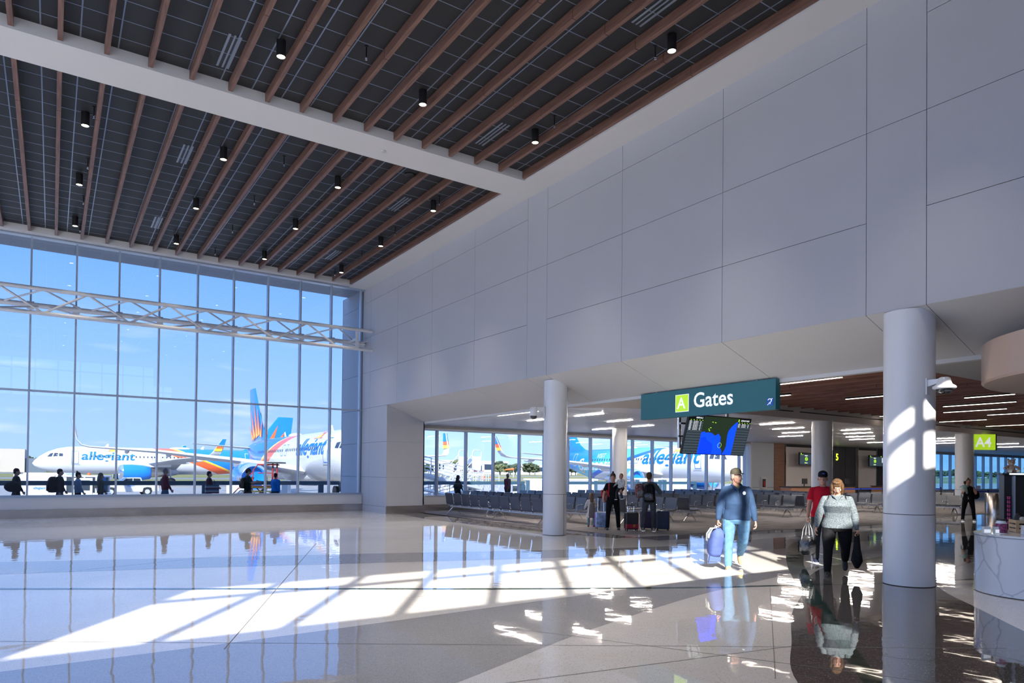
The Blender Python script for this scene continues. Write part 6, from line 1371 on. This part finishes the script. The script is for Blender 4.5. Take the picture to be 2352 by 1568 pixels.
def suitcase(loc, rz, label, m1, m2, w=.19, d=.12, h=.55, handle=0.0, extra=None):
    t = thing('suitcase', label, 'suitcase', (loc[0], loc[1], .006), rz, 'suitcases of the family')
    MB().box(-w, w, -d, 0, .05, .05+h).build('front_shell', m1, t, bevel=.03); MB().box(-w, w, 0, d, .05, .05+h).build('rear_shell', m2, t, bevel=.03)
    for k in range(4): MB().box(-w-.004, w+.004, .02+.025*k, .03+.025*k, .09, h).build('rib', m2, t)
    for sx in (-1, 1):
        for sy in (-1, 1): MB().cyl((sx*(w-.04)-.01, sy*(d-.03), .024), (sx*(w-.04)+.01, sy*(d-.03), .024), .024, n=12).cyl((sx*(w-.04), sy*(d-.03), .03), (sx*(w-.04), sy*(d-.03), .06), .012, n=8).build('wheel', M_blk, t)
    if handle:
        for sx in (-1, 1): MB().cyl((sx*.09, d*.5, h), (sx*.09, d*.5, h+handle), .009, n=8).build('handle_rod', M_chrome, t)
        MB().box(-.11, .11, d*.5-.014, d*.5+.014, h+handle-.01, h+handle+.025).build('grip', M_blk, t, bevel=.006)
    else: MB().tube([(-.08, 0, h+.04), (-.07, 0, h+.08), (.07, 0, h+.08), (.08, 0, h+.04)], .01, 6).build('carry_handle', M_blk, t)
    if extra: extra(t, w, d, h)
    return t
def circ(m):
    def f(t, w, d, h): MB().cyl((w*.35, -d-.004, .05+h*.22), (w*.35, -d, .05+h*.22), .045, n=18).build('round_patch', m, t)
    return f
suitcase((14.02, 16.02), R(-28), 'lilac and icy blue printed child suitcase with raised handle', mat('icy_print', (.35,.45,.68), .3, var=.6, vscale=7), mat('lilac_shell', (.40,.30,.62), .3), .18, .12, .46, .50, None)
def redlow(t, w, d, h): MB().box(-w-.004, w+.004, -d-.004, .0, .06, .05+h*.36).build('red_lower_panel', mat('case_red', (.45,.015,.04), .3), t, bevel=.03); circ(mat('case_gold', (.75,.48,.08), .4))(t, w, d, h)
suitcase((14.35, 15.05), R(-28), 'black suitcase with red lower half and round gold patch', M_blk, M_blk, .19, .13, .50, 0.25, redlow)
suitcase((15.13, 15.20), R(-40), 'dark purple ribbed suitcase behind the legs of the man in grey', mat('purple_shell', (.075,.045,.13), .35), mat('purple_shell', (.075,.045,.13), .35), .19, .13, .52, .55)
suitcase((15.32, 14.72), R(-40), 'navy suitcase with a yellow stripe, rightmost by the man in grey', mat('navy_shell', (.02,.035,.075), .35), mat('navy_shell', (.02,.035,.075), .35), .19, .13, .54, 0, lambda t, w, d, h: MB().box(w, w+.012, -.03, .03, .08, h).build('yellow_stripe', mat('stripe_yellow', (.75,.5,.03), .4), t))
t = thing('grey_blanket', 'grey blanket carried by the little girl', 'blanket', (14.0, 16.42, 0)); MB().loft([[(.13*k*math.cos(a)*(1+.15*math.sin(4*a)), .06*k*math.sin(a), z) for a in [2*PI*q/18 for q in range(18)]] for k, z in ((.3,.80),(.8,.77),(1.0,.6),(1.15,.4),(.9,.32))]).build('cloth', cloth('taupe_blanket', (.22,.20,.18)), t, smooth=80, fixn=True)
t['name_note'] = ''; del t['name_note']
# 5 far woman with baby
t, JW, MW, HP, P, J = person('person', 'woman in black tank top and leggings carrying a baby, far walkway', (29.4, 12.3), (-.86,-.5), 1.64, 1.12, .2, 'tank_top', M_blkc, 'none', M_blkc, cloth('white_sneaker', (.6,.58,.55)), hair=M_hairbr, hairk='bun', Rr=(38,14,70), L=(34,14,70), head=(0,0), l=(0,0,9), r=(2,0,9), vox=.015)
person('person', 'baby in pale mint sleepsuit carried on the chest of the woman in leggings', (29.18, 12.33), (.8,.55), .68, 1.3, .2, 'sleepsuit', cloth('mint_cotton', (.40,.60,.56)), 'long', cloth('mint_cotton', (.40,.60,.56)), M_skin, hair=M_hairbr, hairk='short', L=(60,50,10), Rr=(60,50,10), l=(30,40,20), r=(30,40,20), vox=.013, z0=.87)
tag(MB().ball((29.60, 12.13, 1.02), (.13,.13,.17), 14).build('handbag', M_blkc, smooth=80), 'black shoulder bag at the hip of the woman carrying a baby', 'bag')
# 6 walkers outside the windows, seen as silhouettes in the shade
WK = [(-1.05,1.70,1.1,'woman in black with a big shoulder bag walking outside, farthest left',M_blkc,M_blkc,M_haird,'short',(1,.1)),
 (.28,1.70,1.15,'man in dark jacket with a large backpack walking outside the window',cloth('dark_jacket', (.02,.022,.026)),cloth('dark_denim', (.03,.06,.14)),M_haird,'short',(1,.1)),
 (.86,1.58,1.0,'woman with topknot in pale blue shirt walking outside beside another woman',cloth('pale_denim_shirt', (.16,.23,.34)),M_blkc,M_haird,'bun',(1,.05)),
 (1.60,1.56,1.0,'woman with long hair and crossbody strap walking outside beside the topknot woman',cloth('dark_olive_top', (.06,.07,.06)),M_char,cloth('ash_blond_hair', (.22,.18,.14)),'long',(1,.05)),
 (3.85,1.78,.98,'grey haired person in maroon sweater and jeans walking outside the window',cloth('maroon_sweater', (.13,.015,.03)),cloth('teal_jeans', (.06,.13,.19)),M_hairg,'short',(1,0)),
 (5.50,1.66,1.0,'person with dark hair carrying a striped tote outside the window',cloth('plum_top', (.09,.02,.035)),M_char,M_haird,'short',(1,0)),
 (7.05,1.78,1.1,'man in cap with small backpack looking at his phone outside',cloth('dark_green_tee', (.02,.03,.03)),cloth('dark_trousers', (.015,.018,.022)),M_haird,'short',(1,0)),
 (8.22,1.60,1.1,'person in bright blue jacket walking away outside the window',cloth('bright_blue_jacket', (.01,.22,.68)),M_blkc,M_haird,'short',(.7,.7)),
 (17.40,1.56,1.05,'woman with long dark hair and big bag walking outside the gate window',M_blkc,M_blkc,M_haird,'long',(1,.1)),
 (20.45,1.68,1.1,'bald man in dark maroon shirt walking outside the gate window',cloth('dark_maroon_shirt', (.06,.008,.02)),M_blkc,M_skin2,'none',(1,.3))]
for i, (x, h, g, lab, tm_, pm_, hr, hk, fc) in enumerate(WK):
    sg = 1 if i % 2 else -1
    kw = dict(L=(14*sg,8,18), Rr=(-12*sg,8,18), l=(16*sg,10 if sg > 0 else 30,2), r=(-14*sg,30 if sg > 0 else 8,2), head=(-4,0))
    if i == 6: kw.update(Rr=(28,6,75), L=(25,6,80), head=(-20,0), cap=M_capb)
    if i == 5: kw.update(Rr=(20,6,50))
    t, JW, MW, HP, P, J = person('person', lab, (x, 31.0), fc, h, g, .3, 'top', tm_, 'long' if i not in (6,) else 'short', pm_, M_blk, skin=M_skin2 if i in (9,) else None, hair=hr, hairk=hk, vox=.016, z0=-.02, **kw)
    if i == 0: q = MW @ Vector((.26,-.12,1.02)); o = MB().ball((0,0,0), (.12,.26,.20), 16).build('shoulder_bag', M_blkc, smooth=80); o.location = q; o.rotation_euler.z = t.rotation_euler.z; tag(o, 'large black shoulder bag of the walker farthest left', 'bag')
    if i == 1: backpack(MW @ Vector((0,-.22,1.40)), t.rotation_euler.z, 'large dark backpack on the walker behind the white trailer', M_blkc, M_blkc, .19, .16, .30)
    if i == 3: MB().tube([P(-.1,0,1.38), P(0,.12,1.2), P(.17,.05,.95)], .012, 6).build('crossbody_strap', M_blkc, t)
    if i == 5:
        tt = thing('tote_bag', 'maroon and teal striped tote carried outside the window', 'bag', MW @ Vector((.22,.08,.72)), t.rotation_euler.z)
        for k in range(6): MB().box(-.09, .09, -.26, .26, .06*k, .06*k+.06).build('stripe', [mat('stripe_maroon', (.12,.02,.05), .8), mat('stripe_pale', (.35,.38,.45), .8), mat('stripe_teal', (.06,.13,.20), .8)][k % 3], tt)
        MB().tube([(0,-.12,.36), (0,-.08,.55), (0,.08,.55), (0,.12,.36)], .012, 6).build('handle', M_blkc, tt)
    if i == 6: backpack(MW @ Vector((0,-.19,1.38)), t.rotation_euler.z, 'small black backpack on the walker looking at a phone', M_blkc, M_blkc, .15, .11, .23); o = MB().box(-.035, .035, -.075, .075, -.005, .005).build('phone', M_blk); o.location = MW @ Vector((0,.42,1.20)); tag(o, 'phone held up by the walker in the cap', 'phone')
    if i == 8: q = MW @ Vector((.22,-.15,.98)); o = MB().ball((0,0,0), (.13,.28,.18), 16).build('shoulder_bag', M_blkc, smooth=80); o.location = q; o.rotation_euler.z = t.rotation_euler.z; tag(o, 'large black bag of the long haired walker outside', 'bag')
